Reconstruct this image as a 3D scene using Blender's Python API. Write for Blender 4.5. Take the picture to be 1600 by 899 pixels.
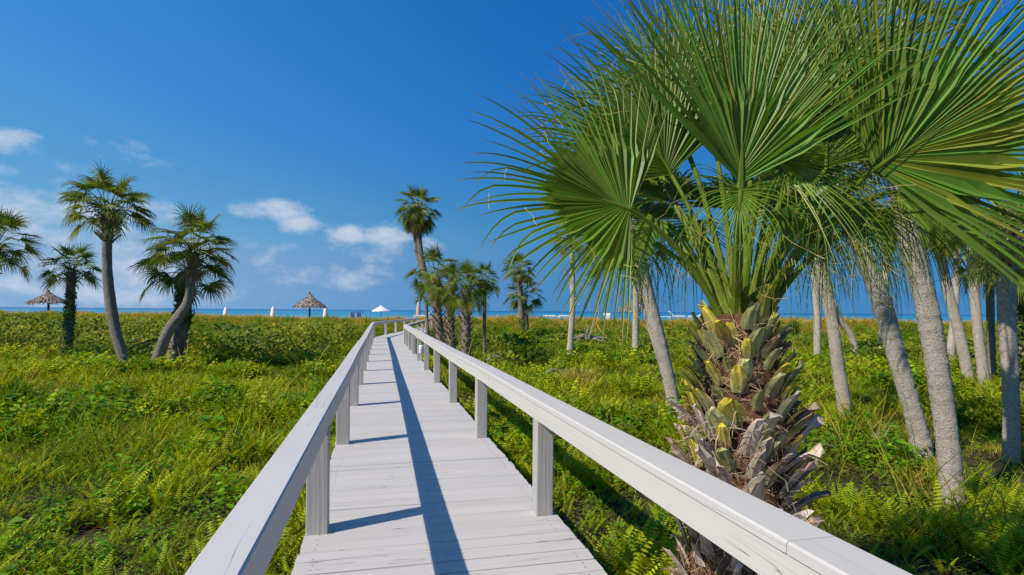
import bpy, math, random
import numpy as np
from mathutils import Vector

# ------------------------------------------------------------------ camera, sky, sun, exposure
for o in list(bpy.data.objects): bpy.data.objects.remove(o)
SC = bpy.context.scene
COL = SC.collection
F = 889.0; EYE = 1.55; PX0 = 800.0; PY0 = 486.3; ROLL = 0.0080
cam = bpy.data.cameras.new("camera"); cam_ob = bpy.data.objects.new("camera", cam); COL.objects.link(cam_ob)
cam.sensor_width = 36; cam.lens = 36 * F / 1600; cam.shift_y = (PY0 - 449.5) / 1600
cam.clip_start = 0.05; cam.clip_end = 60000
cam_ob.location = (0, 0, EYE)
cam_ob.rotation_euler = (math.radians(90), -ROLL, 0)
SC.camera = cam_ob
LIGHT = Vector((0.605, 0.39, -0.68)).normalized()      # the way the sunlight travels
SUN_EL = math.asin(-LIGHT.z)
sun = bpy.data.lights.new("sun", 'SUN'); sun.energy = 4.8; sun.angle = math.radians(0.5); sun.color = (1, 0.93, 0.80)
sun_ob = bpy.data.objects.new("sun", sun); COL.objects.link(sun_ob)
sun_ob.rotation_euler = LIGHT.to_track_quat('-Z', 'Y').to_euler(); sun_ob.location = (-20, -10, 30)
SC.view_settings.view_transform = 'Standard'; SC.view_settings.look = 'None'
SC.view_settings.exposure = 0.0; SC.view_settings.gamma = 1; SC.view_settings.use_curve_mapping = False

def pt(px, py, Y):
    """point at depth Y seen at photo pixel (px, py)"""
    u = px - PX0; v = py - PY0
    c, s = math.cos(ROLL), math.sin(ROLL)
    uu = u * c + v * s; vv = -u * s + v * c
    return np.array([uu / F * Y, Y, EYE - vv / F * Y])

def dirpx(px, py):
    p = pt(px, py, 1.0) - np.array([0, 0, EYE]); return p / np.linalg.norm(p)

W = bpy.data.worlds.new("World"); SC.world = W; W.use_nodes = True
def build_world():
    nt = W.node_tree; nt.nodes.clear(); N = nt.nodes.new; L = nt.links.new
    out = N('ShaderNodeOutputWorld'); bg = N('ShaderNodeBackground'); bg.inputs['Strength'].default_value = 0.105
    sky = N('ShaderNodeTexSky'); sky.sky_type = 'NISHITA'; sky.sun_disc = False
    sky.sun_elevation = SUN_EL
    sd = -LIGHT
    sky.sun_rotation = math.atan2(sd.x, sd.y)
    sky.altitude = 0; sky.air_density = 1.0; sky.dust_density = 0.0; sky.ozone_density = 3.0
    # per channel response: the photograph's deep polarised blue
    sep = N('ShaderNodeSeparateColor'); com = N('ShaderNodeCombineColor'); L(sky.outputs[0], sep.inputs[0]); S_ = 0.105
    for i, (a_, g_) in enumerate(((.34, 1.38), (.45, .60), (.82, .44))):
        p_ = N('ShaderNodeMath'); p_.operation = 'POWER'; L(sep.outputs[i], p_.inputs[0]); p_.inputs[1].default_value = g_
        q_ = N('ShaderNodeMath'); q_.operation = 'MULTIPLY'; L(p_.outputs[0], q_.inputs[0]); q_.inputs[1].default_value = a_ * S_ ** g_ / S_; m_ = N('ShaderNodeMath'); m_.operation = 'MINIMUM'; L(q_.outputs[0], m_.inputs[0]); m_.inputs[1].default_value = (.10, .30, .58)[i] / S_; L(m_.outputs[0], com.inputs[i])
    tc = N('ShaderNodeTexCoord')
    def math_(op, a, b=None, clamp=False):
        m = N('ShaderNodeMath'); m.operation = op; m.use_clamp = clamp
        for i, v in enumerate((a, b)):
            if v is None: continue
            if isinstance(v, (int, float)): m.inputs[i].default_value = v
            else: L(v, m.inputs[i])
        return m.outputs[0]
    def vm(op, a, b):
        m = N('ShaderNodeVectorMath'); m.operation = op
        for i, v in enumerate((a, b)):
            if v is None: continue
            if isinstance(v, (tuple, list, np.ndarray)): m.inputs[i].default_value = tuple(float(q) for q in v)
            else: L(v, m.inputs[i])
        return m
    d = tc.outputs['Generated']
    nz = N('ShaderNodeTexNoise'); nz.inputs['Scale'].default_value = 1; nz.inputs['Detail'].default_value = 7; nz.inputs['Roughness'].default_value = 0.64
    L(vm('MULTIPLY', d, (17, 17, 30)).outputs[0], nz.inputs['Vector'])
    total = None
    #            px   py   half-width px, half-height px, strength
    blobs = [(425, 328, 50, 18, .95), (465, 350, 42, 16, .9), (545, 368, 40, 18, 1.0), (600, 368, 40, 22, 1.15), (585, 392, 72, 20, .65),
             (672, 385, 30, 14, .7), (490, 440, 75, 16, .5), (190, 238, 50, 17, .62), (150, 262, 60, 18, .4), (60, 240, 50, 14, .3), (18, 220, 24, 13, .85),
             (20, 308, 48, 18, .8), (10, 268, 22, 9, .5), (90, 345, 140, 42, .72), (200, 385, 200, 36, .6), (380, 400, 110, 30, .45), (60, 425, 230, 45, .68), (500, 430, 140, 28, .5), (250, 450, 220, 18, .5),
             (-220, 330, 90, 40, .8), (-420, 280, 90, 40, .9), (320, 440, 260, 26, .36), (1800, 330, 130, 40, .8)]
    for px, py, hw, hh, st in blobs:
        c = dirpx(px, py)
        k = F / math.sqrt(1 + ((px - 800) / F) ** 2)
        df = vm('SUBTRACT', d, tuple(c)).outputs[0]
        ln = vm('LENGTH', vm('MULTIPLY', df, (k / hw, k / hw, k / hh)).outputs[0], None)
        v = math_('MULTIPLY', math_('SUBTRACT', 1.35, ln.outputs['Value'], True), st)
        total = v if total is None else math_('MAXIMUM', total, v)
    e = math_('ADD', total, math_('MULTIPLY', math_('SUBTRACT', nz.outputs['Fac'], 0.5), 2.3))
    m = N('ShaderNodeMapRange'); m.interpolation_type = 'SMOOTHSTEP'
    L(math_('MULTIPLY', e, math_('MINIMUM', math_('MULTIPLY', total, 3.0), 1.0)), m.inputs['Value'])
    m.inputs['From Min'].default_value = 0.22; m.inputs['From Max'].default_value = 1.3
    m.inputs['To Max'].default_value = 0.72
    sx_ = N('ShaderNodeSeparateXYZ'); L(d, sx_.inputs[0])
    pm = N('ShaderNodeMapRange'); pm.interpolation_type = 'SMOOTHSTEP'; L(sx_.outputs['X'], pm.inputs['Value'])
    pm.inputs['From Min'].default_value = -.8; pm.inputs['From Max'].default_value = .25
    pc = N('ShaderNodeMix'); pc.data_type = 'RGBA'; L(pm.outputs[0], pc.inputs['Factor']); pc.inputs['A'].default_value = (2.3, 1.40, 1.16, 1); pc.inputs['B'].default_value = (.62, .82, .92, 1)
    pq = N('ShaderNodeMix'); pq.data_type = 'RGBA'; pq.blend_type = 'MULTIPLY'; pq.inputs['Factor'].default_value = 1; L(com.outputs[0], pq.inputs['A']); L(pc.outputs['Result'], pq.inputs['B'])
    mix = N('ShaderNodeMix'); mix.data_type = 'RGBA'
    L(m.outputs[0], mix.inputs['Factor']); L(pq.outputs['Result'], mix.inputs['A']); mix.inputs['B'].default_value = (6.6, 7.0, 7.7, 1)
    L(mix.outputs['Result'], bg.inputs['Color']); L(bg.outputs[0], out.inputs[0])
build_world()

rng = np.random.default_rng(7)
random.seed(7)
UP = np.array([0, 0, 1.0])
def nrm(v):
    v = np.asarray(v, float); return v / (np.linalg.norm(v, axis=-1, keepdims=True) + 1e-9)

# ------------------------------------------------------------------ mesh builder
class MB:
    """collects vertices / faces / colours / texture coordinates of ONE mesh"""
    def __init__(s): s.v = []; s.f = []; s.c = []; s.t = []; s.n = 0
    def add(s, V, Fc, C=(1, 1, 1), T=None):
        V = np.asarray(V, float).reshape(-1, 3); n = len(V)
        C = np.asarray(C, float)
        if C.ndim == 1: C = np.tile(C, (n, 1))
        s.v.append(V); s.c.append(C); s.t.append(V if T is None else np.asarray(T, float).reshape(-1, 3))
        Fc = np.asarray(Fc, np.int64)
        if len(Fc): s.f.append(Fc + s.n)
        s.n += n
    def box(s, c, size, ax=None, col=(1, 1, 1), rnd=0.0, t0=0.0):
        """c centre, size (along, across, up), ax = along direction"""
        a = nrm(ax if ax is not None else (1, 0, 0)); up = UP
        if abs(a[2]) > .95: up = np.array([1., 0, 0])
        b = nrm(np.cross(up, a)); u = np.cross(a, b)
        q = np.array([[x, y, z] for x in (-.5, .5) for y in (-.5, .5) for z in (-.5, .5)]) * np.array(size)
        V = np.asarray(c) + q[:, :1] * a + q[:, 1:2] * b + q[:, 2:] * u
        T = q + np.array([t0 + rnd * 7.3, rnd * 3.1, rnd * 11])
        s.add(V, [[0, 1, 3, 2], [4, 6, 7, 5], [0, 4, 5, 1], [2, 3, 7, 6], [0, 2, 6, 4], [1, 5, 7, 3]], col, T)
    def build(s, name, mat, parent=None, smooth=False):
        V = np.concatenate(s.v); C = np.concatenate(s.c); T = np.concatenate(s.t)
        loops = np.concatenate([f.reshape(-1) for f in s.f]); tot = np.concatenate([np.full(len(f), f.shape[1]) for f in s.f])
        me = bpy.data.meshes.new(name)
        me.vertices.add(len(V)); me.vertices.foreach_set('co', V.astype(np.float32).ravel())
        me.loops.add(len(loops)); me.loops.foreach_set('vertex_index', loops.astype(np.int32))
        me.polygons.add(len(tot)); st = np.concatenate([[0], np.cumsum(tot)[:-1]])
        me.polygons.foreach_set('loop_start', st.astype(np.int32)); me.polygons.foreach_set('loop_total', tot.astype(np.int32))
        me.polygons.foreach_set('use_smooth', np.full(len(tot), bool(smooth)))
        a = me.attributes.new('Col', 'FLOAT_COLOR', 'POINT'); a.data.foreach_set('color', np.hstack([C, np.ones((len(C), 1))]).astype(np.float32).ravel())
        a = me.attributes.new('tc', 'FLOAT_VECTOR', 'POINT'); a.data.foreach_set('vector', T.astype(np.float32).ravel())
        me.update(calc_edges=True); me.validate()
        me.materials.append(mat)
        o = bpy.data.objects.new(name, me); COL.objects.link(o)
        if parent is not None: o.parent = parent
        return o

def recentre(o, base):
    """put the object's origin at its base"""
    base = Vector([float(q) for q in base]); o.data.transform(__import__('mathutils').Matrix.Translation(-base)); o.location = base

def tag(o, label=None, cat=None, group=None, kind=None):
    if label: o['label'] = label
    if cat: o['category'] = cat
    if group: o['group'] = group
    if kind: o['kind'] = kind
    return o
def thing(name, label, cat, loc=(0, 0, 0), group=None):
    o = bpy.data.objects.new(name, None); COL.objects.link(o); o.empty_display_size = .2
    o.location = [float(q) for q in loc]; return tag(o, label, cat, group)
def part(mb, name, mat, root, smooth=False, lab=None):
    """part built in world coordinates, put under the root (which is not rotated)"""
    o = mb.build(name, mat, root, smooth)
    p = root; off = Vector((0, 0, 0))
    while p is not None: off += p.location; p = p.parent
    o.data.transform(__import__('mathutils').Matrix.Translation(-off))
    if lab: o['label'] = lab
    return o

def hash2(ix, iy, seed):
    h = (ix.astype(np.int64) * 374761393 + iy.astype(np.int64) * 668265263 + seed * 974634777) & 0x7fffffff
    h = ((h ^ (h >> 13)) * 1274126177) & 0x7fffffff
    return ((h ^ (h >> 16)) & 0xffff) / 65535.0
def vnoise(x, y, seed=0):
    x = np.asarray(x, float); y = np.asarray(y, float)
    ix = np.floor(x); iy = np.floor(y); fx = x - ix; fy = y - iy
    fx = fx * fx * (3 - 2 * fx); fy = fy * fy * (3 - 2 * fy)
    a = hash2(ix, iy, seed); b = hash2(ix + 1, iy, seed); c = hash2(ix, iy + 1, seed); d = hash2(ix + 1, iy + 1, seed)
    return (a * (1 - fx) + b * fx) * (1 - fy) + (c * (1 - fx) + d * fx) * fy
def fbm(x, y, seed=0, o=3):
    r = 0; a = .5; t = 0
    for k in range(o): r = r + a * vnoise(x * 2 ** k, y * 2 ** k, seed + k * 17); t += a; a *= .5
    return r / t
def sst(a, b, x):
    t = np.clip((np.asarray(x, float) - a) / (b - a), 0, 1); return t * t * (3 - 2 * t)

# ------------------------------------------------------------------ boardwalk edges
def left_edge(y):
    y = np.asarray(y, float); return np.where(y < 31.7, -1.262 - .2304 * (y - 3.32), -7.80 - .030 * (y - 31.7))
def right_edge(y):
    y = np.asarray(y, float); return np.where(y < 26.2, .565 - .236 * (y - 3.35), -4.83 - .091 * (y - 26.2))
DECK_END = 51.0
def off_deck(x, y, m=.05):
    return (x < left_edge(y) - m) | (x > right_edge(y) + m) | (y > DECK_END + .3)

def ground_z(x, y):
    x = np.asarray(x, float); y = np.asarray(y, float)
    g = -.75 + .16 * (fbm(x * .3, y * .3, 3) - .5)
    crest = 1.06 + .5 * (fbm(x * .06 + 9, y * .05, 5, 2) - .5) + .22 * (fbm(x * .3, y * .3, 8) - .5)
    crest = crest + .35 * sst(-20, -50, x) + .1 * sst(10, 30, x)
    g = g + crest * sst(30, 60, y)
    g = g - (crest + .45) * sst(63, 73, y) - 3.2 * sst(88, 125, y)
    mid = (left_edge(y) + right_edge(y)) / 2
    near = (1 - sst(2.0, 4.0, np.abs(x - mid))) * (1 - sst(51, 56, y))
    return np.where(near > 0, g * (1 - near) + np.minimum(g, -.42) * near, g)

# ------------------------------------------------------------------ materials
def new_mat(name):
    m = bpy.data.materials.new(name); m.use_nodes = True; nt = m.node_tree; nt.nodes.clear()
    return m, nt
class NB:
    def __init__(s, nt): s.nt = nt
    def n(s, t, **k):
        q = s.nt.nodes.new(t)
        for a, b in k.items(): setattr(q, a, b)
        return q
    def set(s, node, **k):
        for a, v in k.items():
            a = a.replace('_', ' ')
            if isinstance(v, bpy.types.NodeSocket): s.nt.links.new(v, node.inputs[a])
            else: node.inputs[a].default_value = v
        return node
    def l(s, a, b): s.nt.links.new(a, b)
    def m(s, op, a, b=None, clamp=False):
        q = s.n('ShaderNodeMath', operation=op); q.use_clamp = clamp
        for i, v in enumerate((a, b)):
            if v is None: continue
            if isinstance(v, (int, float)): q.inputs[i].default_value = v
            else: s.l(v, q.inputs[i])
        return q.outputs[0]
    def mix(s, f, a, b, mode='MIX'):
        q = s.n('ShaderNodeMix', data_type='RGBA', blend_type=mode)
        for k, v in (('Factor', f), ('A', a), ('B', b)):
            if isinstance(v, bpy.types.NodeSocket): s.l(v, q.inputs[k])
            elif isinstance(v, (int, float)): q.inputs[k].default_value = v
            else: q.inputs[k].default_value = (*v, 1)
        return q.outputs['Result']
    def noise(s, vec, scale, detail=3, rough=.55, stretch=None):
        if stretch:
            mp = s.n('ShaderNodeVectorMath', operation='MULTIPLY'); s.l(vec, mp.inputs[0]); mp.inputs[1].default_value = stretch; vec = mp.outputs[0]
        q = s.n('ShaderNodeTexNoise'); s.l(vec, q.inputs['Vector']); q.inputs['Scale'].default_value = scale
        q.inputs['Detail'].default_value = detail; q.inputs['Roughness'].default_value = rough
        return q.outputs['Fac']
    def ramp(s, v, lo, hi, a=0., b=1.):
        q = s.n('ShaderNodeMapRange', interpolation_type='SMOOTHSTEP'); s.l(v, q.inputs['Value'])
        q.inputs['From Min'].default_value = lo; q.inputs['From Max'].default_value = hi
        q.inputs['To Min'].default_value = a; q.inputs['To Max'].default_value = b; return q.outputs[0]
    def attr(s, name, vec=False):
        q = s.n('ShaderNodeAttribute', attribute_name=name); return q.outputs['Vector' if vec else 'Color']
    def bump(s, h, strength, dist):
        q = s.n('ShaderNodeBump'); s.l(h, q.inputs['Height']); q.inputs['Strength'].default_value = strength; q.inputs['Distance'].default_value = dist
        return q.outputs[0]
    def finish(s, color, rough=.6, normal=None, spec=.3, transl=0, tcol=None):
        p = s.n('ShaderNodeBsdfPrincipled'); o = s.n('ShaderNodeOutputMaterial')
        if isinstance(color, bpy.types.NodeSocket): s.l(color, p.inputs['Base Color'])
        else: p.inputs['Base Color'].default_value = (*color, 1)
        if isinstance(rough, bpy.types.NodeSocket): s.l(rough, p.inputs['Roughness'])
        else: p.inputs['Roughness'].default_value = rough
        p.inputs['Specular IOR Level'].default_value = spec
        if normal: s.l(normal, p.inputs['Normal'])
        last = p.outputs[0]
        if transl:
            t = s.n('ShaderNodeBsdfTranslucent'); s.l(tcol if tcol is not None else color, t.inputs['Color'])
            mx = s.n('ShaderNodeMixShader'); mx.inputs[0].default_value = transl; s.l(last, mx.inputs[1]); s.l(t.outputs[0], mx.inputs[2]); last = mx.outputs[0]
        s.l(last, o.inputs[0]); return p

def leaf_mat(name, transl=.35, rough=.5, spec=.35, tint=(1.25, 1.15, .5), var=((.72, .74, .8), (1.28, 1.22, 1.1))):
    m, nt = new_mat(name); b = NB(nt); c = b.attr('Col')
    g = b.n('ShaderNodeNewGeometry').outputs['Position']
    v = b.noise(g, 9, 2); c2 = b.mix(1, c, b.mix(v, *var), 'MULTIPLY')
    tc = b.mix(1, c2, tint, 'MULTIPLY')
    b.finish(c2, rough, None, spec, transl, tc); return m
M_LEAF = leaf_mat('foliage', .42, .55, .2, (1.2, 1.12, .4), ((1.15, 1.1, .42), (3.2, 2.5, .72))); M_FROND = leaf_mat('palm_frond', .34, .42, .35, (1.35, 1.2, .4), ((1.15, 1.25, .72), (2.0, 1.9, 1.0))); M_DRY = leaf_mat('dry_frond', .12, .8, .1, (1, .9, .8))

def wood_mat(name, base, dark, crack=1.0, grain=1.0, seed=0):
    m, nt = new_mat(name); b = NB(nt); tc = b.attr('tc', True)
    g = b.noise(tc, 1, 5, .6, (2.2, 55, 55)); g2 = b.noise(tc, 1, 3, .5, (.9, 9, 9)); big = b.noise(tc, 1.3, 4, .6)
    # long hairline splits along the grain
    wv = b.noise(tc, 1, 1, .5, (.55, 26, 26))
    split = b.ramp(b.m('ABSOLUTE', b.m('SUBTRACT', wv, .5)), 0, .006 * crack, 1, 0)
    gate = b.ramp(b.noise(tc, 1, 2, .5, (1.1, 6, 6)), .53, .60)
    split = b.m('MULTIPLY', split, gate)
    c = b.mix(b.m('MULTIPLY', b.ramp(g, .35, .75), .34 * grain), base, tuple(q * .72 for q in base))
    c = b.mix(b.m('MULTIPLY', b.ramp(g2, .3, .8), .25), c, tuple(q * .84 for q in base))
    c = b.mix(b.ramp(big, .62, .78, 0, .35), c, (base[0] * .8, base[1] * .78, base[2] * .72))
    fine = b.noise(tc, 70, 3); c = b.mix(b.ramp(fine, .68, .76, 0, .3), c, (base[0] * .55, base[1] * .52, base[2] * .48))
    c = b.mix(b.m('MULTIPLY', split, .6), c, dark)
    rnd = b.attr('Col'); c = b.mix(1, c, rnd, 'MULTIPLY')
    h = b.m('SUBTRACT', b.m('MULTIPLY', g, .5 * grain), b.m('MULTIPLY', split, 1.2))
    b.finish(c, .62, b.bump(h, .55, .004), .3); return m
M_RAIL = wood_mat('painted_rail_wood', (.60, .56, .525), (.16, .13, .12), 1.0, .35)
M_DECK = wood_mat('painted_deck_wood', (.585, .54, .50), (.10, .09, .085), 1.2, .5)
M_POST = wood_mat('weathered_post_wood', (.50, .47, .44), (.12, .1, .09), 1.3, 2.8)
M_UNDER = wood_mat('bare_grey_wood', (.30, .26, .22), (.08, .06, .05), 1.4, 1.6)

def trunk_mat(name, a, bcol, lichen=.5):
    m, nt = new_mat(name); b = NB(nt); tc = b.attr('tc', True); pos = b.n('ShaderNodeNewGeometry').outputs['Position']
    ring = b.noise(tc, 1, 4, .7, (22, 4, 4)); rough = b.noise(pos, 38, 5, .75); big = b.noise(pos, 3.2, 4, .6)
    c = b.mix(b.ramp(ring, .3, .7), a, bcol)
    c = b.mix(b.ramp(rough, .5, .66, 0, .8), c, tuple(q * .48 for q in a))
    li = b.ramp(b.noise(pos, 9, 5, .7), .55, .63, 0, lichen)
    c = b.mix(li, c, (.64, .60, .53))
    c = b.mix(b.ramp(big, .52, .72, 0, .5), c, tuple(q * .6 for q in a))
    c = b.mix(1, c, b.attr('Col'), 'MULTIPLY')
    h = b.m('ADD', b.m('MULTIPLY', ring, .35), b.m('MULTIPLY', rough, 1.0))
    b.finish(c, .9, b.bump(h, 1.0, .035), .12); return m
M_TRUNK = trunk_mat('grey_palm_trunk', (.50, .425, .35), (.62, .545, .46), .75)
M_TRUNKD = trunk_mat('brown_palm_trunk', (.20, .15, .115), (.34, .28, .23), .35)
M_TRUNKG = trunk_mat('smooth_grey_trunk', (.22, .185, .16), (.33, .285, .245), .35)

def boot_mat():
    m, nt = new_mat('leaf_boot'); b = NB(nt); tc = b.attr('tc', True); c = b.attr('Col')
    pos = b.n('ShaderNodeNewGeometry').outputs['Position']
    g = b.noise(tc, 1, 5, .65, (3, 70, 9)); r = b.noise(pos, 22, 4, .6)
    c = b.mix(1, c, b.mix(b.ramp(g, .3, .7), (.55, .52, .5), (1.3, 1.25, 1.2)), 'MULTIPLY')
    c = b.mix(b.ramp(r, .55, .7, 0, .55), c, (.10, .062, .038))
    b.finish(c, .75, b.bump(g, .8, .006), .2); return m
M_BOOT = boot_mat()

def simple(name, c, rough=.6, spec=.3, sc=6, amt=.25):
    m, nt = new_mat(name); b = NB(nt); tc = b.n('ShaderNodeTexCoord').outputs['Object']
    n_ = b.noise(tc, sc, 4); col = b.mix(n_, tuple(q * (1 - amt) for q in c), tuple(min(1, q * (1 + amt)) for q in c))
    b.finish(b.mix(1, col, b.attr('Col'), 'MULTIPLY'), rough, None, spec); return m
M_WHITE = simple('white_canvas', (.80, .80, .79), .7, .2, 3, .05)
M_BEIGE = simple('beige_canvas', (.5, .42, .38), .8, .2, 3, .08)
M_BLUE = simple('blue_canvas', (.03, .08, .30), .7, .2, 3, .1)
M_PLASTIC = simple('white_plastic', (.82, .82, .80), .4, .5, 9, .05)
M_DARK = simple('dark_wood_pole', (.07, .05, .04), .8, .2, 14, .3)
M_THATCH = leaf_mat('thatch', .05, .9, .05, (1, .9, .8), ((.9, .9, .9), (1.4, 1.4, 1.4)))
M_DEAD = simple('bleached_driftwood', (.30, .26, .22), .85, .1, 20, .35)

def ground_mat():
    m, nt = new_mat('sandy_soil'); b = NB(nt); pos = b.n('ShaderNodeNewGeometry').outputs['Position']
    sx = b.n('ShaderNodeSeparateXYZ'); b.l(pos, sx.inputs[0])
    n1 = b.noise(pos, 1.7, 5, .6); n2 = b.noise(pos, 14, 5, .65); n3 = b.noise(pos, .35, 3)
    soil = b.mix(b.ramp(n1, .35, .65), (.035, .024, .015), (.085, .058, .034))
    soil = b.mix(b.ramp(n2, .55, .75, 0, .7), soil, (.20, .15, .10))
    soil = b.mix(b.ramp(n3, .5, .62, 0, .5), soil, (.06, .075, .02))
    sand = b.mix(n2, (.46, .40, .33), (.66, .60, .52))
    y = b.m('ADD', sx.outputs['Y'], b.m('MULTIPLY', n1, 14))
    c = b.mix(b.ramp(y, 50, 62), soil, sand)
    h = b.m('ADD', n2, b.noise(pos, 60, 3)); b.finish(c, .95, b.bump(h, .6, .03), .1); return m
def sea_mat():
    m, nt = new_mat('sea_water'); b = NB(nt); pos = b.n('ShaderNodeNewGeometry').outputs['Position']
    sx = b.n('ShaderNodeSeparateXYZ'); b.l(pos, sx.inputs[0])
    n1 = b.noise(pos, 1, 3, .5, (.004, .02, 1))
    y = b.m('MULTIPLY', sx.outputs['Y'], b.m('ADD', .7, b.m('MULTIPLY', n1, .6)))
    c = b.mix(b.ramp(y, 160, 420), (.06, .42, .46), (.02, .26, .40))
    c = b.mix(b.ramp(y, 420, 2600), c, (.006, .10, .26))
    w = b.noise(pos, 1, 4, .6, (.35, .9, 1)); w2 = b.noise(pos, 1, 3, .6, (.05, .16, 1))
    h = b.m('ADD', w, b.m('MULTIPLY', w2, 2)); b.finish(c, .32, b.bump(h, .5, .25), .28); return m

# ------------------------------------------------------------------ ground and sea
def sheet(name, xs, ys, zf, mat):
    X, Yg = np.meshgrid(xs, ys); Z = zf(X, Yg); nx, ny = len(xs), len(ys)
    V = np.stack([X, Yg, Z], -1).reshape(-1, 3); i = np.arange(nx * ny).reshape(ny, nx)
    Q = np.stack([i[:-1, :-1], i[:-1, 1:], i[1:, 1:], i[1:, :-1]], -1).reshape(-1, 4)
    mb = MB(); mb.add(V, Q); return tag(mb.build(name, mat, None, True), kind='structure')
def warp(lo, hi, n, c, s):
    a, b_ = math.asinh((lo - c) / s), math.asinh((hi - c) / s); return c + s * np.sinh(np.linspace(a, b_, n))
sheet('ground', warp(-900, 900, 340, 0, 14), np.concatenate([np.linspace(-500, -12, 25), np.arange(-11, 30, .3), np.arange(30, 80, .5), np.linspace(80.5, 150, 60)]), ground_z, ground_mat())
sheet('sea', warp(-40000, 40000, 60, 0, 300), np.concatenate([np.linspace(76, 400, 30), np.geomspace(430, 40000, 40)]), lambda x, y: x * 0 - 1.62, sea_mat())

# ------------------------------------------------------------------ boardwalk
def poly_extrude(mb, path, prof, col=(1, 1, 1), rnd=0.):
    """path (n,3), prof list of (lateral to the right, up)"""
    path = np.asarray(path, float); n = len(path); k = len(prof); prof = np.asarray(prof, float)
    d = np.gradient(path, axis=0) if n > 2 else np.tile(path[1] - path[0], (2, 1))
    if n > 2:
        for i in range(1, n - 1): d[i] = nrm(path[i] - path[i - 1]) + nrm(path[i + 1] - path[i])
    d[:, 2] = 0; d = nrm(d); lat = np.stack([d[:, 1], -d[:, 0], d[:, 0] * 0], -1)
    V = path[:, None, :] + lat[:, None, :] * prof[None, :, 0:1] + UP * prof[None, :, 1:2]
    s = np.concatenate([[0], np.cumsum(np.linalg.norm(np.diff(path, axis=0), axis=1))])
    T = np.stack([np.broadcast_to(s[:, None] + rnd * 37, (n, k)), np.broadcast_to(prof[None, :, 0] + rnd * 5, (n, k)), np.broadcast_to(prof[None, :, 1] + rnd * 3, (n, k))], -1)
    i = np.arange(n * k).reshape(n, k); j = np.roll(i, -1, axis=1)
    Q = np.stack([i[:-1], i[1:], j[1:], j[:-1]], -1).reshape(-1, 4)[:, ::-1]
    mb.add(V.reshape(-1, 3), Q, col, T.reshape(-1, 3))
    for e, rev in ((0, False), (n - 1, True)):
        c0 = V[e].mean(0); vv = np.vstack([V[e], c0]); f = [[q, (q + 1) % k, k] for q in range(k)]
        if rev: f = [a[::-1] for a in f]
        mb.add(vv, f, col, np.vstack([T[e], T[e].mean(0)]))

walk = thing('boardwalk', 'long pale grey painted timber boardwalk with railings running to the beach', 'boardwalk', (-.1, 3.3, 0))
DZ = .035
def build_deck():
    mb = MB(); y = -3.0; r = np.random.default_rng(3)
    while y < DECK_END:
        w = .139; wob = r.normal(0, .006)
        k = (1 - sst(29, 36, y)); sk = .236 * k
        def P(yy, side):
            xl = float(left_edge(yy)); 
            yr = yy + 1.83 * sk
            return np.array([xl - .015 + r.normal(0, .004), yy, 0]) if side == 0 else np.array([float(right_edge(yr)) + .02 + r.normal(0, .006), yr, 0])
        st = w / math.cos(.23 * k)
        a0, b0, a1, b1 = P(y, 0), P(y, 1), P(y + st, 0), P(y + st, 1)
        zt = r.normal(0, .0012, 4)
        top = np.array([a0, b0, b1, a1]); top[:, 2] = zt
        bot = top.copy(); bot[:, 2] = -DZ
        ch = .004
        inn = top.copy(); inn[0, 1] += ch; inn[1, 1] += ch; inn[2, 1] -= ch; inn[3, 1] -= ch; top[:, 2] -= ch
        V = np.vstack([inn, top, bot]); t = r.random()
        lx = np.linalg.norm(b0 - a0); q = np.array([[0, 0, 0], [lx, 0, 0], [lx, w, 0], [0, w, 0]])
        T = np.vstack([q, q, q - [0, 0, DZ]]) + np.array([t * 50, t * 9, t * 4])
        Fq = [[0, 1, 2, 3]] + [[4 + i, 4 + (i + 1) % 4, (i + 1) % 4, i] for i in range(4)] + [[8 + i, 8 + (i + 1) % 4, 4 + (i + 1) % 4, 4 + i] for i in range(4)] + [[11, 10, 9, 8]]
        g = .94 + .1 * r.random(); mb.add(V, Fq, (g, g * (1 - .01 * r.random()), g), T)
        for fr in (.055, .5, .945):
            for fo in (.25, .75):
                if y > 18 or r.random() < .15: continue
                c = (a0 * (1 - fr) + b0 * fr) * (1 - fo) + (a1 * (1 - fr) + b1 * fr) * fo + np.array([r.normal(0, .006), r.normal(0, .005), .0035]); an = np.linspace(0, 2 * math.pi, 7)[:6]
                mb.add(np.stack([c[0] + .0052 * np.cos(an), c[1] + .0052 * np.sin(an), np.full(6, c[2])], -1), [[0, 1, 2, 3, 4, 5]], (.34, .31, .29))
        y += st + (.0055 + .006 * abs(r.normal())) 
    part(mb, 'deck', M_DECK, walk)
    # joists and stringers below
    mb = MB()
    ys = [-3, 8, 20, 31.7, 40, DECK_END]
    for fr in (.06, .5, .94):
        pth = [np.array([left_edge(q) * (1 - fr) + right_edge(q) * fr, q, -DZ - .003]) for q in ys]
        poly_extrude(mb, pth, [(-.02, 0), (.02, 0), (.02, -.2), (-.02, -.2)], rnd=fr)
    part(mb, 'joist', M_UNDER, walk)
build_deck()

def rail_points(side):
    """posts along the side: left list of (x,y), inner = towards the deck"""
    out = []
    if side < 0:
        y = 3.90 - 2.62 * 2
        while y < 31.7: out.append(y); y += 2.62
        out += [31.75, 35.3, 38.9, 42.6, 46.4, 50.2]
        return [(float(left_edge(q)), q) for q in out]
    y = 4.33 - 2.62 * 2
    while y < 25.6: out.append(y); y += 2.62 if y < 20 else 2.2
    out += [26.2, 30, 34, 38, 42, 46, 50.2]
    return [(float(right_edge(q)), q) for q in out]

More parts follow.
